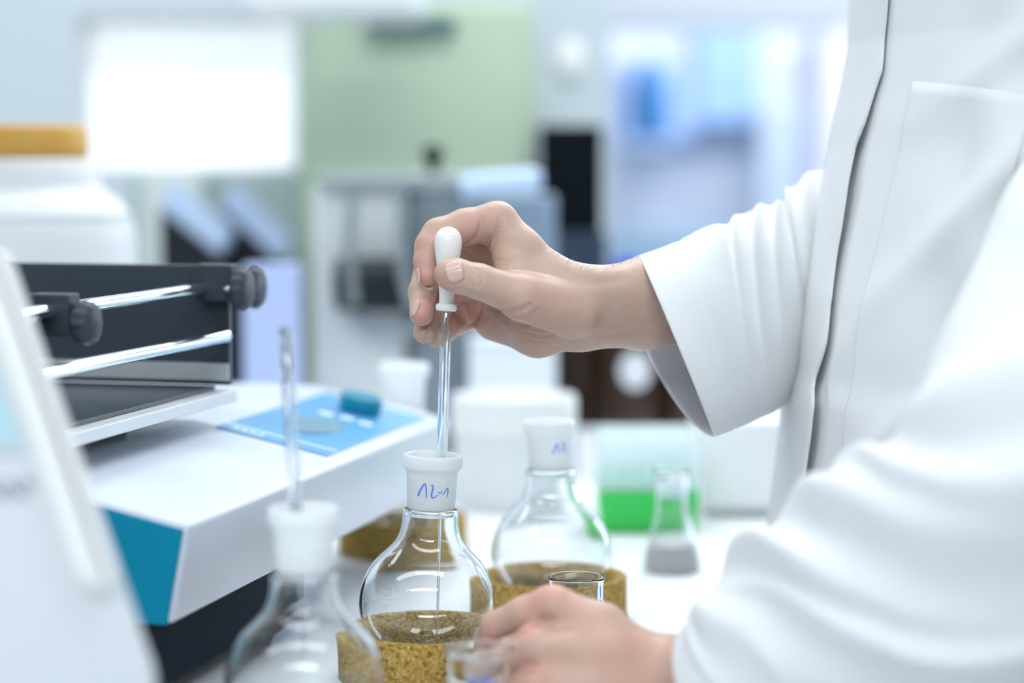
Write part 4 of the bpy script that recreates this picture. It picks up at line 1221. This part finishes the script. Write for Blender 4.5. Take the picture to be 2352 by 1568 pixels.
CRE1 = [
    ([(1118, 700), (1145, 711), (1167, 716), (1192, 713), (1216, 702)], 2.2, 1.5),
    ([(1168, 724), (1190, 729), (1215, 724), (1235, 712)], 0.8, 1.2), ([(1160, 733), (1190, 745), (1222, 745), (1250, 736)], 0.7, 1.1),
    ([(1175, 748), (1215, 766), (1255, 771), (1290, 762)], 0.8, 1.2), ([(1190, 765), (1230, 783), (1265, 783)], 0.6, 1.1),
    ([(1215, 752), (1245, 758), (1275, 750)], 0.5, 1.0),
    ([(1105, 498), (1104, 515), (1098, 536), (1084, 553), (1068, 564)], 1.3, 1.2),
    ([(1150, 497), (1147, 517), (1138, 541), (1130, 562)], 1.0, 1.5), ([(1141, 545), (1130, 570), (1124, 592)], 0.8, 1.2),
    ([(1090, 617), (1105, 627), (1108, 645), (1099, 660)], 1.0, 0.95), ([(1084, 624), (1092, 634), (1093, 647), (1085, 658)], 0.8, 0.9), ([(1076, 630), (1080, 642), (1077, 654)], 0.5, 0.8), ([(1098, 632), (1100, 642), (1097, 652)], 0.5, 0.8),
    ([(1104, 697), (1101, 715), (1091, 736), (1074, 750)], 1.3, 1.3), ([(1052, 688), (1066, 702), (1072, 720)], 0.8, 1.0),
    ([(1140, 745), (1160, 770), (1170, 790)], 0.5, 1.6), ([(1128, 730), (1126, 750), (1124, 770)], 0.7, 1.4),
    ([(1130, 600), (1150, 597), (1170, 600), (1190, 606)], 0.5, 1.2), ([(1140, 608), (1160, 607), (1180, 612)], 0.4, 1.0),
    ([(1270, 640), (1330, 668), (1400, 672), (1450, 668)], -0.5, 5.0), ([(1330, 640), (1380, 648), (1440, 640)], 0.5, 4.0), ([(1380, 770), (1440, 765), (1500, 755), (1540, 748)], 0.6, 3.0),
    ([(978, 655), (985, 660), (995, 655)], 0.8, 1.0), ([(944, 742), (962, 752), (980, 748), (996, 736)], 1.4, 1.1), ([(984, 794), (981, 778), (986, 760), (1000, 748)], 1.2, 1.0),
    ([(1030, 596), (1045, 592), (1058, 600), (1061, 622), (1058, 646), (1044, 652), (1030, 648)], 0.55, 0.8), ([(1062, 580), (1085, 596), (1112, 604)], 0.9, 1.4), ([(1124, 545), (1120, 575), (1117, 606)], 1.0, 1.5),
]
FL1 = [(1090, 580, D0 + .03, 16, .75), (1040, 700, D0 + .04, 16, .6), (960, 585, D0, 16, .55), (972, 640, D0, 12, .75), (962, 730, D0, 14, .75), (965, 775, D0, 12, .8), (1003, 785, D0, 10, .5), (1015, 655, D0 - .02, 11, .6), (1080, 520, D0, 20, .45),  # first spot, in the palm hollow, mixes redness with painted occlusion
       (1000, 530, D0, 14, .4), (1195, 755, D0, 22, .35), (1130, 480, D0, 14, .35), (1070, 730, D0 + .05, 18, .5), (1010, 600, D0 - .02, 8, .3), (1260, 680, D0 - .02, 25, .18)]
lo1 = (np.array(P(930, 830, D0 + .02)) - O1) * 1000 - [8, 62, 6]; hi1 = (np.array(P(1700, 430, D0 + .02)) - O1) * 1000 + [30, 118, 8]
V1, Q1, f1_, S1, DD1, hit1 = hand_mesh(O1, dict(palm=palm, fingers=[(thumb, 7.0), (index, 6.0), (middle, 5.0), (ring, 5.0), (pinky, 5.0)]), lo1, hi1, 0.85, CRE1, FL1)

# ---- left (lower) hand
D1 = 1.222
def G(px, py, dm): return P(px, py, D1 + dm / 1000.0)
O2 = P(1400, 1500, D1)
index2 = chain([G(1268, 1394, 4), G(1205, 1412, 8), G(1143, 1440, 16), G(1122, 1466, 48), G(1108, 1482, 86)], [11.6, 10.4, 9.6, 8.4, 6.8])
middle2 = chain([G(1232, 1486, -10), G(1170, 1510, -5), G(1112, 1535, 5), G(1085, 1552, 40), G(1075, 1560, 72)], [12.0, 10.8, 9.8, 8.6, 7])
ring2 = chain([G(1228, 1575, -16), G(1165, 1600, -10), G(1112, 1620, 2), G(1090, 1625, 36), G(1080, 1628, 66)], [11.5, 10.3, 9.2, 8.2, 7])
pinky2 = chain([G(1250, 1650, -14), G(1200, 1672, -8), G(1160, 1690, 4), G(1140, 1694, 30), G(1130, 1695, 52)], [10.5, 9.4, 8.4, 7.4, 6.4])
thumb2 = chain([G(1490, 1545, 24), G(1385, 1468, 34), G(1280, 1440, 50), G(1205, 1440, 68)], [14, 12.5, 10.5, 8.6])
palm2 = [
    (G(1268, 1394, 4), G(1380, 1443, 2), 11.6, 13.0, 0), (G(1380, 1443, 2), G(1480, 1512, 2), 13, 13.0, 7), (G(1480, 1512, 2), G(1555, 1530, 0), 13.0, 14, 7),
    (G(1232, 1486, -10), G(1400, 1500, -6), 12, 13, 8), (G(1400, 1500, -6), G(1545, 1545, -4), 13, 14, 9),
    (G(1228, 1575, -16), G(1540, 1580, -6), 11.5, 14, 10), (G(1250, 1650, -14), G(1540, 1615, -2), 10.5, 14, 10),
    (G(1300, 1470, 8), G(1500, 1540, 8), 13, 15, 10), (G(1300, 1560, 4), G(1500, 1580, 6), 14, 16, 10), (G(1400, 1500, 24), G(1500, 1560, 18), 13, 13, 9),
    (G(1550, 1535, 0), G(1850, 1480, -70), 16, 22, 9), (G(1550, 1605, 2), G(1850, 1570, -66), 16, 22, 9), (G(1550, 1570, 1), G(1850, 1525, -68), 20, 28, 9),
]
CRE2 = [([(1265, 1425), (1235, 1432), (1205, 1447), (1180, 1462), (1150, 1475)], 2.6, 3.2), ([(1225, 1530), (1200, 1536), (1170, 1550)], 2.2, 3.0), ([(1290, 1440), (1265, 1450), (1245, 1462)], 0.9, 4.0)]
FL2 = [(1212, 1448, D1 - .01, 10, .9), (1250, 1365, D1, 15, .7), (1120, 1440, D1 + .01, 14, .4), (1230, 1545, D1 - .02, 14, .6), (1300, 1380, D1, 20, .3), (1480, 1520, D1 - .01, 30, .3), (1330, 1450, D1 - .01, 26, .32), (1420, 1500, D1 - .02, 30, .3), (1560, 1520, D1 - .01, 30, .3)]
lo2 = (np.array(P(1050, 1720, D1)) - O2) * 1000 - [6, 110, 8]; hi2 = (np.array(P(1850, 1330, D1)) - O2) * 1000 + [10, 100, 8]
V2_, Q2, f2_, S2, DD2, hit2 = hand_mesh(O2, dict(palm=palm2, fingers=[(index2, 6), (middle2, 6), (ring2, 6), (pinky2, 6), (thumb2, 6)]), lo2, hi2, 1.25, CRE2, FL2)

# ---- hidden arms and trunk (coarse) so the body is one figure
O3 = np.array([0.36, 1.45, 1.2])
S3 = Sdf((-260, -480, -1200), (220, 330, 300), 7.5); B3 = S3.empty()
m3 = lambda p: (np.asarray(p) - O3) * 1000
fr_w = H(1640, 660, 85); fr_e = P(1990, 560, 1.575); fr_s = np.array([0.385, 1.645, 1.40])
nr_w = G(1800, 1530, -58); nr_e = P(2330, 1290, 1.085); nr_s = np.array([0.395, 1.275, 1.40])
for (a, b, ra, rb, k) in ((fr_w, fr_e, 20, 26, 0), (fr_e, fr_s, 26, 40, 20), (nr_w, nr_e, 24, 32, 10), (nr_e, nr_s, 32, 42, 20), (fr_s, nr_s, 46, 46, 30),
                          (np.array([0.385, 1.42, 1.34]), np.array([0.375, 1.42, 0.86]), 70, 66, 40), (np.array([0.385, 1.52, 1.34]), np.array([0.375, 1.52, 0.86]), 70, 66, 40),
                          (np.array([0.385, 1.39, 0.86]), np.array([0.385, 1.37, 0.48]), 66, 48, 30), (np.array([0.385, 1.55, 0.86]), np.array([0.385, 1.57, 0.48]), 66, 48, 30),
                          (np.array([0.385, 1.37, 0.48]), np.array([0.40, 1.36, 0.09]), 48, 36, 20), (np.array([0.385, 1.57, 0.48]), np.array([0.40, 1.58, 0.09]), 48, 36, 20),
                          (np.array([0.40, 1.36, 0.06]), np.array([0.26, 1.35, 0.045]), 34, 28, 15), (np.array([0.40, 1.58, 0.06]), np.array([0.26, 1.59, 0.045]), 34, 28, 15)):
    sl, d = S3.cone(m3(a), m3(b), ra, rb, pad=60)
    B3[sl] = smin(B3[sl], d, k)
V3, Q3 = surface_nets(B3, S3.lo, 7.5)

person = thing('person', 'person in a white lab coat holding a pipette over a flask', 'person', (0.36, 1.45, 0.0))
PL = np.array(person.location)
W1 = V1 / 1000 + O1; W2 = V2_ / 1000 + O2; W3 = V3 / 1000 + O3
allV = np.vstack([W1, W2, W3]) - PL
allQ = np.vstack([Q1, Q2 + len(W1), Q3 + len(W1) + len(W2)])
me = bpy.data.meshes.new('body')
me.vertices.add(len(allV)); me.vertices.foreach_set('co', allV.astype(np.float32).ravel())
me.loops.add(len(allQ) * 4); me.loops.foreach_set('vertex_index', allQ.astype(np.int32).ravel())
me.polygons.add(len(allQ)); me.polygons.foreach_set('loop_start', np.arange(0, len(allQ) * 4, 4, dtype=np.int32))
me.polygons.foreach_set('use_smooth', np.ones(len(allQ), bool))
me.update(calc_edges=True); me.validate()
atr = me.attributes.new('flush_shade', 'FLOAT', 'POINT')
atr.data.foreach_set('value', np.concatenate([f1_, f2_, np.zeros(len(W3))]).astype(np.float32))
me.materials.append(skin_mat())
body = bpy.data.objects.new('body', me); COL.objects.link(body); body.parent = person

# nails
NAIL = mat('nail', (0.66, 0.46, 0.40), 0.2, var=0.04, vscale=300, spec=0.6)
def nail(hitf, S, D, O, px, py, tipdir_px, L, W, curv, name='fingernail', sink=0.1, nbias=None):
    h = hitf(px, py)
    if h is None: return
    n = S.grad(D, h, 2.0)
    if nbias is not None:
        n = n + np.array(nbias); n /= np.linalg.norm(n)
    t = tipdir_px[0] * RGT - tipdir_px[1] * UPV
    t = t - n * np.dot(t, n); t /= np.linalg.norm(t); s = np.cross(n, t)
    V, F = [], []
    nu, nv = 13, 11
    for z0 in (0.35, -0.35):
        for j in range(nv):
            v = -1 + 2 * j / (nv - 1)
            for i in range(nu):
                u = -1 + 2 * i / (nu - 1)
                uu = u * math.sqrt(max(0.0, 1 - 0.42 * v * v)); vv = v * math.sqrt(max(0.0, 1 - 0.30 * u * u))
                x = uu * W / 2; y = vv * L / 2
                z = -(x * x) / (2 * curv) - (y * y) / (2 * curv * 4.5) + sink + z0 - (0.25 if z0 > 0 else 0) * max(abs(u), abs(v)) ** 4
                V.append(h + s * x + t * y + n * z)
    N = nu * nv
    for j in range(nv - 1):
        for i in range(nu - 1):
            a = j * nu + i
            F.append([a, a + 1, a + nu + 1, a + nu]); F.append([N + a + nu, N + a + nu + 1, N + a + 1, N + a])
    per = [i for i in range(nu)] + [j * nu + nu - 1 for j in range(1, nv)] + [(nv - 1) * nu + i for i in range(nu - 2, -1, -1)] + [j * nu for j in range(nv - 2, 0, -1)]
    for a, b in zip(per, per[1:] + per[:1]): F.append([b, a, N + a, N + b])
    V = [np.array(v) / 1000 + O - PL for v in V]
    o = link_mesh(name, V, F, NAIL, body)
    return o
nail(hit1, S1, DD1, O1, 1043, 621, (-0.97, 0.22), 11.0, 14.0, 9.0, 'thumbnail', 0.35)
nail(hit1, S1, DD1, O1, 957, 634, (0.12, 1.0), 10.5, 8.5, 5.5, 'fingernail', 0.1, (-0.9, 0, 0))
nail(hit1, S1, DD1, O1, 949, 706, (-0.25, 1.0), 11, 9.0, 6.2, 'fingernail', 0.1, (-0.6, 0, 0))
# a small mole on the wrist
h = hit1(1252, 627)
if h is not None:
    V, F = lathe([(0, 0.00015), (0.0004, 0.0001), (0.0006, -0.0002)], 10)
    n = S1.grad(DD1, h); q = Vector((0, 0, 1)).rotation_difference(Vector(n)).to_matrix().to_4x4()
    V, F = xf((V, F), q); V, F = shift((V, F), np.array(h) / 1000 + O1 - PL)
    link_mesh('mole', V, F, mat('mole_brown', (0.16, 0.08, 0.05), 0.6), body)
# fine hairs along the back of the hand and wrist
random.seed(11)
hv = []
line = [(1195, 496), (1225, 534), (1260, 568), (1290, 591), (1315, 604), (1345, 613), (1375, 615), (1405, 607), (1440, 597)]
ls = spline([(a, b, 0) for a, b in line], 200)
for k in range(55):
    i = int(random.betavariate(2.2, 1.4) * 199)
    hh = hit1(ls[i][0] + random.uniform(-2, 2), ls[i][1] + random.uniform(1.5, 9))
    if hh is None: continue
    n = S1.grad(DD1, hh); L = random.uniform(3.0, 7.5)
    d = n * 0.8 + np.array([random.uniform(-0.2, 1.0), random.uniform(-.5, .5), random.uniform(-0.1, .5)]); d /= np.linalg.norm(d)
    c = np.array([random.uniform(0.1, 1), random.uniform(-.4, .4), random.uniform(-1, 0)])
    pts = [hh + d * L * t + c * L * 0.35 * t * t for t in np.linspace(0, 1, 6)]
    hv.append(tube([p / 1000 + O1 - PL for p in pts], [0.00005, .00005, .000045, .00004, .00003, .00001], 4))
hb = link_mesh('arm_hair', *merge(*hv), mat('fair_hair', (0.32, 0.24, 0.17), 0.4), body); hb['kind'] = 'stuff'

# ---- lab coat
COAT = cloth_mat('white_cotton', (0.90, 0.925, 0.945))
LINE = cloth_mat('cotton_lining', (0.91, 0.925, 0.97))
rng = np.random.RandomState(5)
def vnoise(p, seed, scale):
    """cheap smooth pseudo-noise from a few random sine waves, p (n,3)"""
    r = np.random.RandomState(seed); v = 0
    for k in range(7):
        w = r.normal(size=3) * scale; v = v + np.sin(p @ w + r.uniform(0, 6.28)) / 7 ** 0.5
    return v
coat_prof = [(-120, 1972), (0, 1966), (102, 1963), (204, 1946), (286, 1930), (340, 1922), (400, 1908), (510, 1884), (587, 1868), (663, 1850), (765, 1835), (845, 1829), (900, 1814), (1000, 1811),
             (1102, 1801), (1165, 1793), (1247, 1785), (1300, 1815), (1360, 1920), (1410, 2045), (1560, 2050), (2200, 2050), (3200, 2050)]
YC = 1.475
zs, fx = [], []
for (py, px) in coat_prof:
    p = P(px, py, YC); zs.append(p[2]); fx.append(p[0])
zs = np.array(zs)[::-1]; fx = np.array(fx)[::-1]
zgrid = np.concatenate([np.linspace(0.30, 0.93, 50, endpoint=False), np.linspace(0.93, 1.37, 230)])
def front_x(z): return np.interp(z, zs, fx)
NTH = 420
# angle: 0 = front (-x); positive to the near side (-y). finer near the front
thl = np.concatenate([np.linspace(-math.pi, -0.5, 110, endpoint=False), np.linspace(-0.5, 0.9, 380, endpoint=False), np.linspace(0.9, math.pi, 110, endpoint=False)])
AX, AY = 0.135, 0.200
seam_px = [(-120, 1992), (0, 2003), (173, 1987), (332, 1948), (459, 1925), (566, 1902), (689, 1880), (796, 1867), (874, 1855), (999, 1846), (1082, 1837), (1200, 1822), (1300, 1850), (1410, 2085), (3200, 2090)]
spz = np.array([P(px, py, YC - .02)[2] for py, px in seam_px])[::-1]; spx = np.array([P(px, py, YC - 0.02)[0] for py, px in seam_px])[::-1]
V = []
for z in zgrid:
    f = front_x(z); sag = 0.0
    cx = f + AX
    gx = np.interp(z, spz, spx) - f                      # how far the seam lies behind the front
    ths = math.acos(max(-1, min(1, 1 - max(gx, 0.002) / AX)))   # seam angle on the near side
    for th in thl:
        ex_ = 0.86
        c_, s_ = math.cos(th), math.sin(th)
        x = cx - AX * math.copysign(abs(c_) ** ex_, c_); y = YC - AY * math.copysign(abs(s_) ** ex_, s_)
        V.append((x, y, z))
V = np.array(V)
TH_ = np.tile(thl, len(zgrid)); ZZ = np.repeat(zgrid, len(thl))
nrm = np.stack([-np.cos(TH_), -np.sin(TH_), 0 * TH_], 1)
gxs = np.interp(ZZ, spz, spx) - front_x(ZZ)
def coat_disp(V, TH_, ZZ):
    gxs = np.interp(ZZ, spz, spx) - front_x(ZZ)
    THS = np.arccos(np.clip(1 - np.maximum(gxs, 0.0015) / AX, 0, 1) ** (1 / 0.86))
    dth = TH_ - THS
    d = -(0.0014 + 0.0020 * np.clip((1.255 - ZZ) / 0.06, 0, 1)) * np.exp(-((dth + 0.02) / 0.085) ** 4) * np.clip(TH_ / 0.10, 0, 1)      # the near panel dips under the placket
    k = np.clip((TH_ - 0.55) / 0.4, 0, 1)
    d += 0.0075 * vnoise(V * [1, 1, 0.30], 3, 26) * k
    d += 0.0035 * vnoise(V * [1, 1, 0.5], 9, 60) * k
    # drawn folds from the near armpit down to the front
    for (z0, sl_, wd, am) in ((1.30, -0.10, .016, 6.0), (1.22, -0.16, .018, 9.0), (1.12, -0.20, .02, 9.0), (1.03, -.16, .018, 7.0)):
        d += am / 1000 * np.exp(-((ZZ - z0 - sl_ * (1.2 - TH_)) / wd) ** 2) * np.exp(-((TH_ - 1.15) / 0.42) ** 2)
    return d
disp = coat_disp(V, TH_, ZZ)
# drawn fold from the near shoulder to the front
V = V + nrm * disp[:, None]
nth = len(thl); F = []
for i in range(len(zgrid) - 1):
    for k in range(nth):
        k2 = (k + 1) % nth
        F.append([i * nth + k, (i + 1) * nth + k, (i + 1) * nth + k2, i * nth + k2])
coat = link_mesh('lab_coat', V - PL, F, COAT, person); label(coat, 'white cotton lab coat')
md = coat.modifiers.new('thick', 'SOLIDIFY'); md.thickness = 0.0012; md.offset = -1
# placket: the far front panel laps over the near one; its free edge stands off a few millimetres
def seam_theta(z):
    gx = max(np.interp(z, spz, spx) - front_x(z), 0.0015)
    return math.acos(max(0.0, 1 - gx / AX) ** (1 / 0.86))
def coat_pt(th, z, off):
    f = front_x(z); cx = f + AX; c_, s_ = math.cos(th), math.sin(th)
    p = np.array([cx - AX * math.copysign(abs(c_) ** .86, c_), YC - AY * math.copysign(abs(s_) ** .86, s_), z])
    return p + np.array([-c_, -s_, 0]) * off
st = []; nsx = 26
zl_ = np.linspace(0.93, 1.368, 150)
for j, z in enumerate(zl_):
    te = seam_theta(z) + 0.010 * math.sin(z * 41) + 0.006 * math.sin(z * 97 + 1)
    for i in range(nsx):
        u = i / (nsx - 1); th = -0.35 + (te + 0.35) * u
        off = 0.0010 + 0.0012 * u ** 3 * (1 + math.sin(z * 37 + 0.6)) - 0.0008 * math.exp(-((u - 0.86) / 0.012) ** 2)
        st.append(coat_pt(th, z, off))
F = [[j * nsx + i, j * nsx + i + 1, (j + 1) * nsx + i + 1, (j + 1) * nsx + i] for j in range(len(zl_) - 1) for i in range(nsx - 1)]
o = link_mesh('placket', np.array(st) - PL, F, COAT, coat); md = o.modifiers.new('thick', 'SOLIDIFY'); md.thickness = 0.0012; md.offset = 0
# breast pocket: a patch following the near front
pk, pth, pz, po = [], [], [], []
zt_ = P(2100, 190, 1.38)[2]
nu, nv = 40, 40
for j in range(nv):
    z0_ = zt_ - 0.30 * j / (nv - 1)
    for i in range(nu):
        z = z0_ - 0.010 * i / nu
        th = 0.60 + 0.62 * i / (nu - 1)
        pk.append(coat_pt(th, z, 0.0)); pth.append(th); pz.append(z)
        po.append(0.0005 + 0.0006 * math.exp(-j / 2.2) * math.sin(math.pi * (i + 1.5) / (nu + 2)))
pk = np.array(pk); pth = np.array(pth); pz = np.array(pz)
pk = pk + np.stack([-np.cos(pth), -np.sin(pth), 0 * pth], 1) * (coat_disp(pk, pth, pz) + np.array(po))[:, None]
F = [[j * nu + i, (j + 1) * nu + i, (j + 1) * nu + i + 1, j * nu + i + 1] for j in range(nv - 1) for i in range(nu - 1)]
o = link_mesh('pocket', np.array(pk) - PL, F, COAT, coat); md = o.modifiers.new('thick', 'SOLIDIFY'); md.thickness = 0.0009; md.offset = 0

# far sleeve: stations (top px, bottom px, depth, near bulge px, far bulge px)
stat = [((1466, 587), (1640, 1003), 1.405, 8, -72), ((1573, 548), (1692, 981), 1.425, 5, -20), ((1640, 523), (1734, 960), 1.445, 0, 0), ((1672, 517), (1772, 944), 1.46, 0, 0),
        ((1710, 490), (1802, 930), 1.475, 0, 0), ((1757, 477), (1840, 908), 1.49, 0, 0), ((1800, 468), (1872, 880), 1.505, 0, 0), ((1815, 440), (1905, 850), 1.52, 0, 0),
        ((1890, 392), (1975, 780), 1.545, 0, 0), ((1965, 345), (2060, 690), 1.575, 0, 0), ((2060, 260), (2160, 590), 1.60, 0, 0), ((2150, 150), (2290, 470), 1.62, 0, 0), ((2220, 20), (2420, 330), 1.63, 0, 0)]
rows = []
for (t, b, d, nb_, fb_) in stat:
    T_, B_ = P(*t, d), P(*b, d)
    C_ = (T_ + B_) / 2
    hw = 0.050
    Nr = P((t[0] + b[0]) / 2 + nb_, (t[1] + b[1]) / 2, d - hw); Fr = P((t[0] + b[0]) / 2 + fb_, (t[1] + b[1]) / 2, d + hw)
    # keep the near/far bulge in view direction only
    rows.append(np.concatenate([T_, B_, Nr, Fr]))
R_ = spline(rows, 190)
nph = 140; V = []
ph = np.linspace(0, 2 * math.pi, nph, endpoint=False)
for r in R_:
    T_, B_, Nr, Fr = r[:3], r[3:6], r[6:9], r[9:12]; C_ = (T_ + B_) / 2
    for a in ph:
        s_, c_ = math.sin(a), math.cos(a)
        V.append(C_ + c_ * (T_ - C_) + (s_ * (Nr - C_) if s_ > 0 else -s_ * (Fr - C_)))
V = np.array(V)
ii = np.repeat(np.arange(190), nph); pp = np.tile(ph, 190)
u = ii / 189.0
cen = np.repeat(np.array([(r[:3] + r[3:6]) / 2 for r in R_]), nph, 0)
dirn = V - cen; dirn /= np.linalg.norm(dirn, axis=1)[:, None]
fold = 0.0
# folds running from the top of the sleeve down and forward
for (u0, sl, wd, am, pc, pw) in ((0.27, -0.05, .020, 4.0, 0.5, 1.0), (0.36, -0.06, .022, 5.0, 0.7, 1.1), (0.45, -0.05, .020, 4.5, 0.6, 1.0), (0.55, -0.04, .022, 6, 0.4, 0.9), (0.62, -.03, .02, 5, .5, 1.0),
                                 (0.20, 0.06, .030, 2.0, 2.2, 0.7), (0.32, 0.05, .03, 2.5, 2.0, .8)):
    g = np.exp(-((u - u0 - sl * (pp - pc)) / wd) ** 2) * np.exp(-((pp - pc) / pw) ** 2)
    fold = fold + am * g
disp = fold / 1000 + 0.0015 * vnoise(V, 21, 40) * np.clip(u * 8, 0, 1)
disp += -0.0010 * np.exp(-((u - 0.072) / 0.0035) ** 2)              # hem stitching
V = V + dirn * disp[:, None]
F = [[i * nph + k, i * nph + (k + 1) % nph, (i + 1) * nph + (k + 1) % nph, (i + 1) * nph + k] for i in range(189) for k in range(nph)]
sl1 = link_mesh('sleeve', V - PL, F, COAT, coat); label(sl1, 'far sleeve with hanging open cuff')
sl1.data.materials.append(LINE)
md = sl1.modifiers.new('thick', 'SOLIDIFY'); md.thickness = 0.0014; md.offset = -1; md.material_offset = 1; md.material_offset_rim = 0

# near sleeve: tube round a bent spine with folds
sp = [(1655, 1570, 1.190, 38, 40), (1720, 1538, 1.178, 46, 46), (1820, 1485, 1.160, 58, 52), (1960, 1418, 1.140, 67, 58), (2110, 1345, 1.120, 77, 64), (2290, 1245, 1.100, 84, 70),
      (2420, 1080, 1.100, 84, 72), (2500, 850, 1.130, 80, 72), (2610, 600, 1.170, 80, 74), (2760, 350, 1.215, 84, 78), (2870, 80, 1.255, 88, 80), (2930, -120, 1.29, 86, 80)]
sr = spline([np.concatenate([P(a, b, d), [r1_, r2_]]) for a, b, d, r1_, r2_ in sp], 230)
pts, Tt, Nn, Bb = frames(sr[:, :3])
nph = 160; ph = np.linspace(0, 2 * math.pi, nph, endpoint=False)
V, Dn, U, PH = [], [], [], []
for i in range(230):
    t = Tt[i]; side = np.cross(t, [0, 1, 0]); side /= np.linalg.norm(side)      # in the picture plane, "up" side of the forearm
    if i < 1: pass
    upd = side if True else side
    near = np.cross(side, t)
    for a in ph:
        v = math.cos(a) * upd; w = math.sin(a) * near
        V.append(pts[i] + sr[i, 3] / 1000 * v + sr[i, 4] / 1000 * w); Dn.append(v + w); U.append(i / 229.0); PH.append(a)
V = np.array(V); Dn = np.array(Dn); U = np.array(U); PH = np.array(PH)
Dn /= np.linalg.norm(Dn, axis=1)[:, None]
wrap = lambda a: (a + math.pi) % (2 * math.pi) - math.pi
fold = 0.0
near_sign = np.sign(np.dot(np.cross(np.cross(Tt[60], [0, 1, 0]), Tt[60]), [0, -1, 0]))
for (u0, slp, wd, am, pc, pw) in ((0.10, .05, .016, 2.0, .7, .8), (0.185, .10, .030, 4.5, .9, 0.9), (0.285, .13, .026, 8.0, .6, 1.2), (0.33, .16, .018, 5.0, 1.3, .6), (0.40, .12, .034, 10.0, .7, 1.0),
                                  (0.475, .10, .024, 10.5, .9, 1.1), (0.55, .05, .036, 8.0, .8, .9), (0.66, -.05, .03, 6.0, 1.1, .9), (0.225, .02, .016, 3.0, 1.6, .5), (0.37, .15, .014, 4.5, 1.6, .5), (0.43, .2, .016, 4.0, 1.9, .5)):
    dp = wrap(PH - pc * near_sign) * near_sign
    g = np.exp(-((U - u0 - slp * dp) / wd) ** 2) * np.exp(-(dp / pw) ** 2)
    fold = fold + 1.9 * am * g
disp = (fold - 5.0 * np.exp(-((U - 0.4) / 0.25) ** 2)) / 1000 + 0.003 * vnoise(V, 33, 24) * np.clip(U * 5, 0, 1)
V = V + Dn * disp[:, None]
F = [[i * nph + k, (i + 1) * nph + k, (i + 1) * nph + (k + 1) % nph, i * nph + (k + 1) % nph] for i in range(229) for k in range(nph)]
sl2 = link_mesh('sleeve', V - PL, F, COAT, coat); label(sl2, 'near sleeve, bent at the elbow and creased')
sl2.data.materials.append(LINE)
bm = bmesh.new(); bm.from_mesh(sl2.data); bmesh.ops.recalc_face_normals(bm, faces=bm.faces); bm.to_mesh(sl2.data); bm.free()
bm = bmesh.new(); bm.from_mesh(sl1.data); bmesh.ops.recalc_face_normals(bm, faces=bm.faces); bm.to_mesh(sl1.data); bm.free()
for o_ in (coat,):
    bm = bmesh.new(); bm.from_mesh(o_.data); bmesh.ops.recalc_face_normals(bm, faces=bm.faces); bm.to_mesh(o_.data); bm.free()
md = sl2.modifiers.new('thick', 'SOLIDIFY'); md.thickness = 0.0014; md.offset = -1; md.material_offset = 1; md.material_offset_rim = 0

# trousers and shoes below the bench edge
TRO = cloth_mat('grey_trouser_cloth', (0.16, 0.18, 0.22)); SHO = mat('shoe_leather', (0.03, 0.03, 0.035), 0.4)
tv = []
for (ya, yb, yc) in ((1.39, 1.37, 1.36), (1.55, 1.57, 1.58)):
    tv.append(tube(spline([(0.385, ya, 0.80, 0.082), (0.386, yb, 0.48, 0.066), (0.398, yc, 0.24, 0.060), (0.402, yc, 0.085, 0.058)], 24)[:, :3] - PL,
                   spline([(0.385, ya, 0.80, 0.082), (0.386, yb, 0.48, 0.066), (0.398, yc, 0.24, 0.060), (0.402, yc, 0.085, 0.058)], 24)[:, 3], 24, caps=False))
o = link_mesh('trousers', *merge(*tv), TRO, person); label(o, 'dark grey trousers')
for yc in (1.355, 1.585):
    sv = []
    for (x, w, h) in ((0.452, 0.022, 0.060), (0.445, 0.036, 0.082), (0.40, 0.043, 0.095), (0.34, 0.044, 0.082), (0.28, 0.047, 0.070), (0.24, 0.043, 0.058), (0.212, 0.026, 0.045)):
        for k in range(16):
            a = 2 * math.pi * k / 16
            sv.append((x - PL[0], yc + w * math.cos(a) - PL[1], max(0.0006, 0.5 * h + 0.52 * h * math.sin(a)) - PL[2]))
    F = [[i * 16 + k, i * 16 + (k + 1) % 16, (i + 1) * 16 + (k + 1) % 16, (i + 1) * 16 + k] for i in range(6) for k in range(16)]
    F += [list(range(16))[::-1], [6 * 16 + k for k in range(16)]]
    link_mesh('shoe', sv, F, SHO, person)
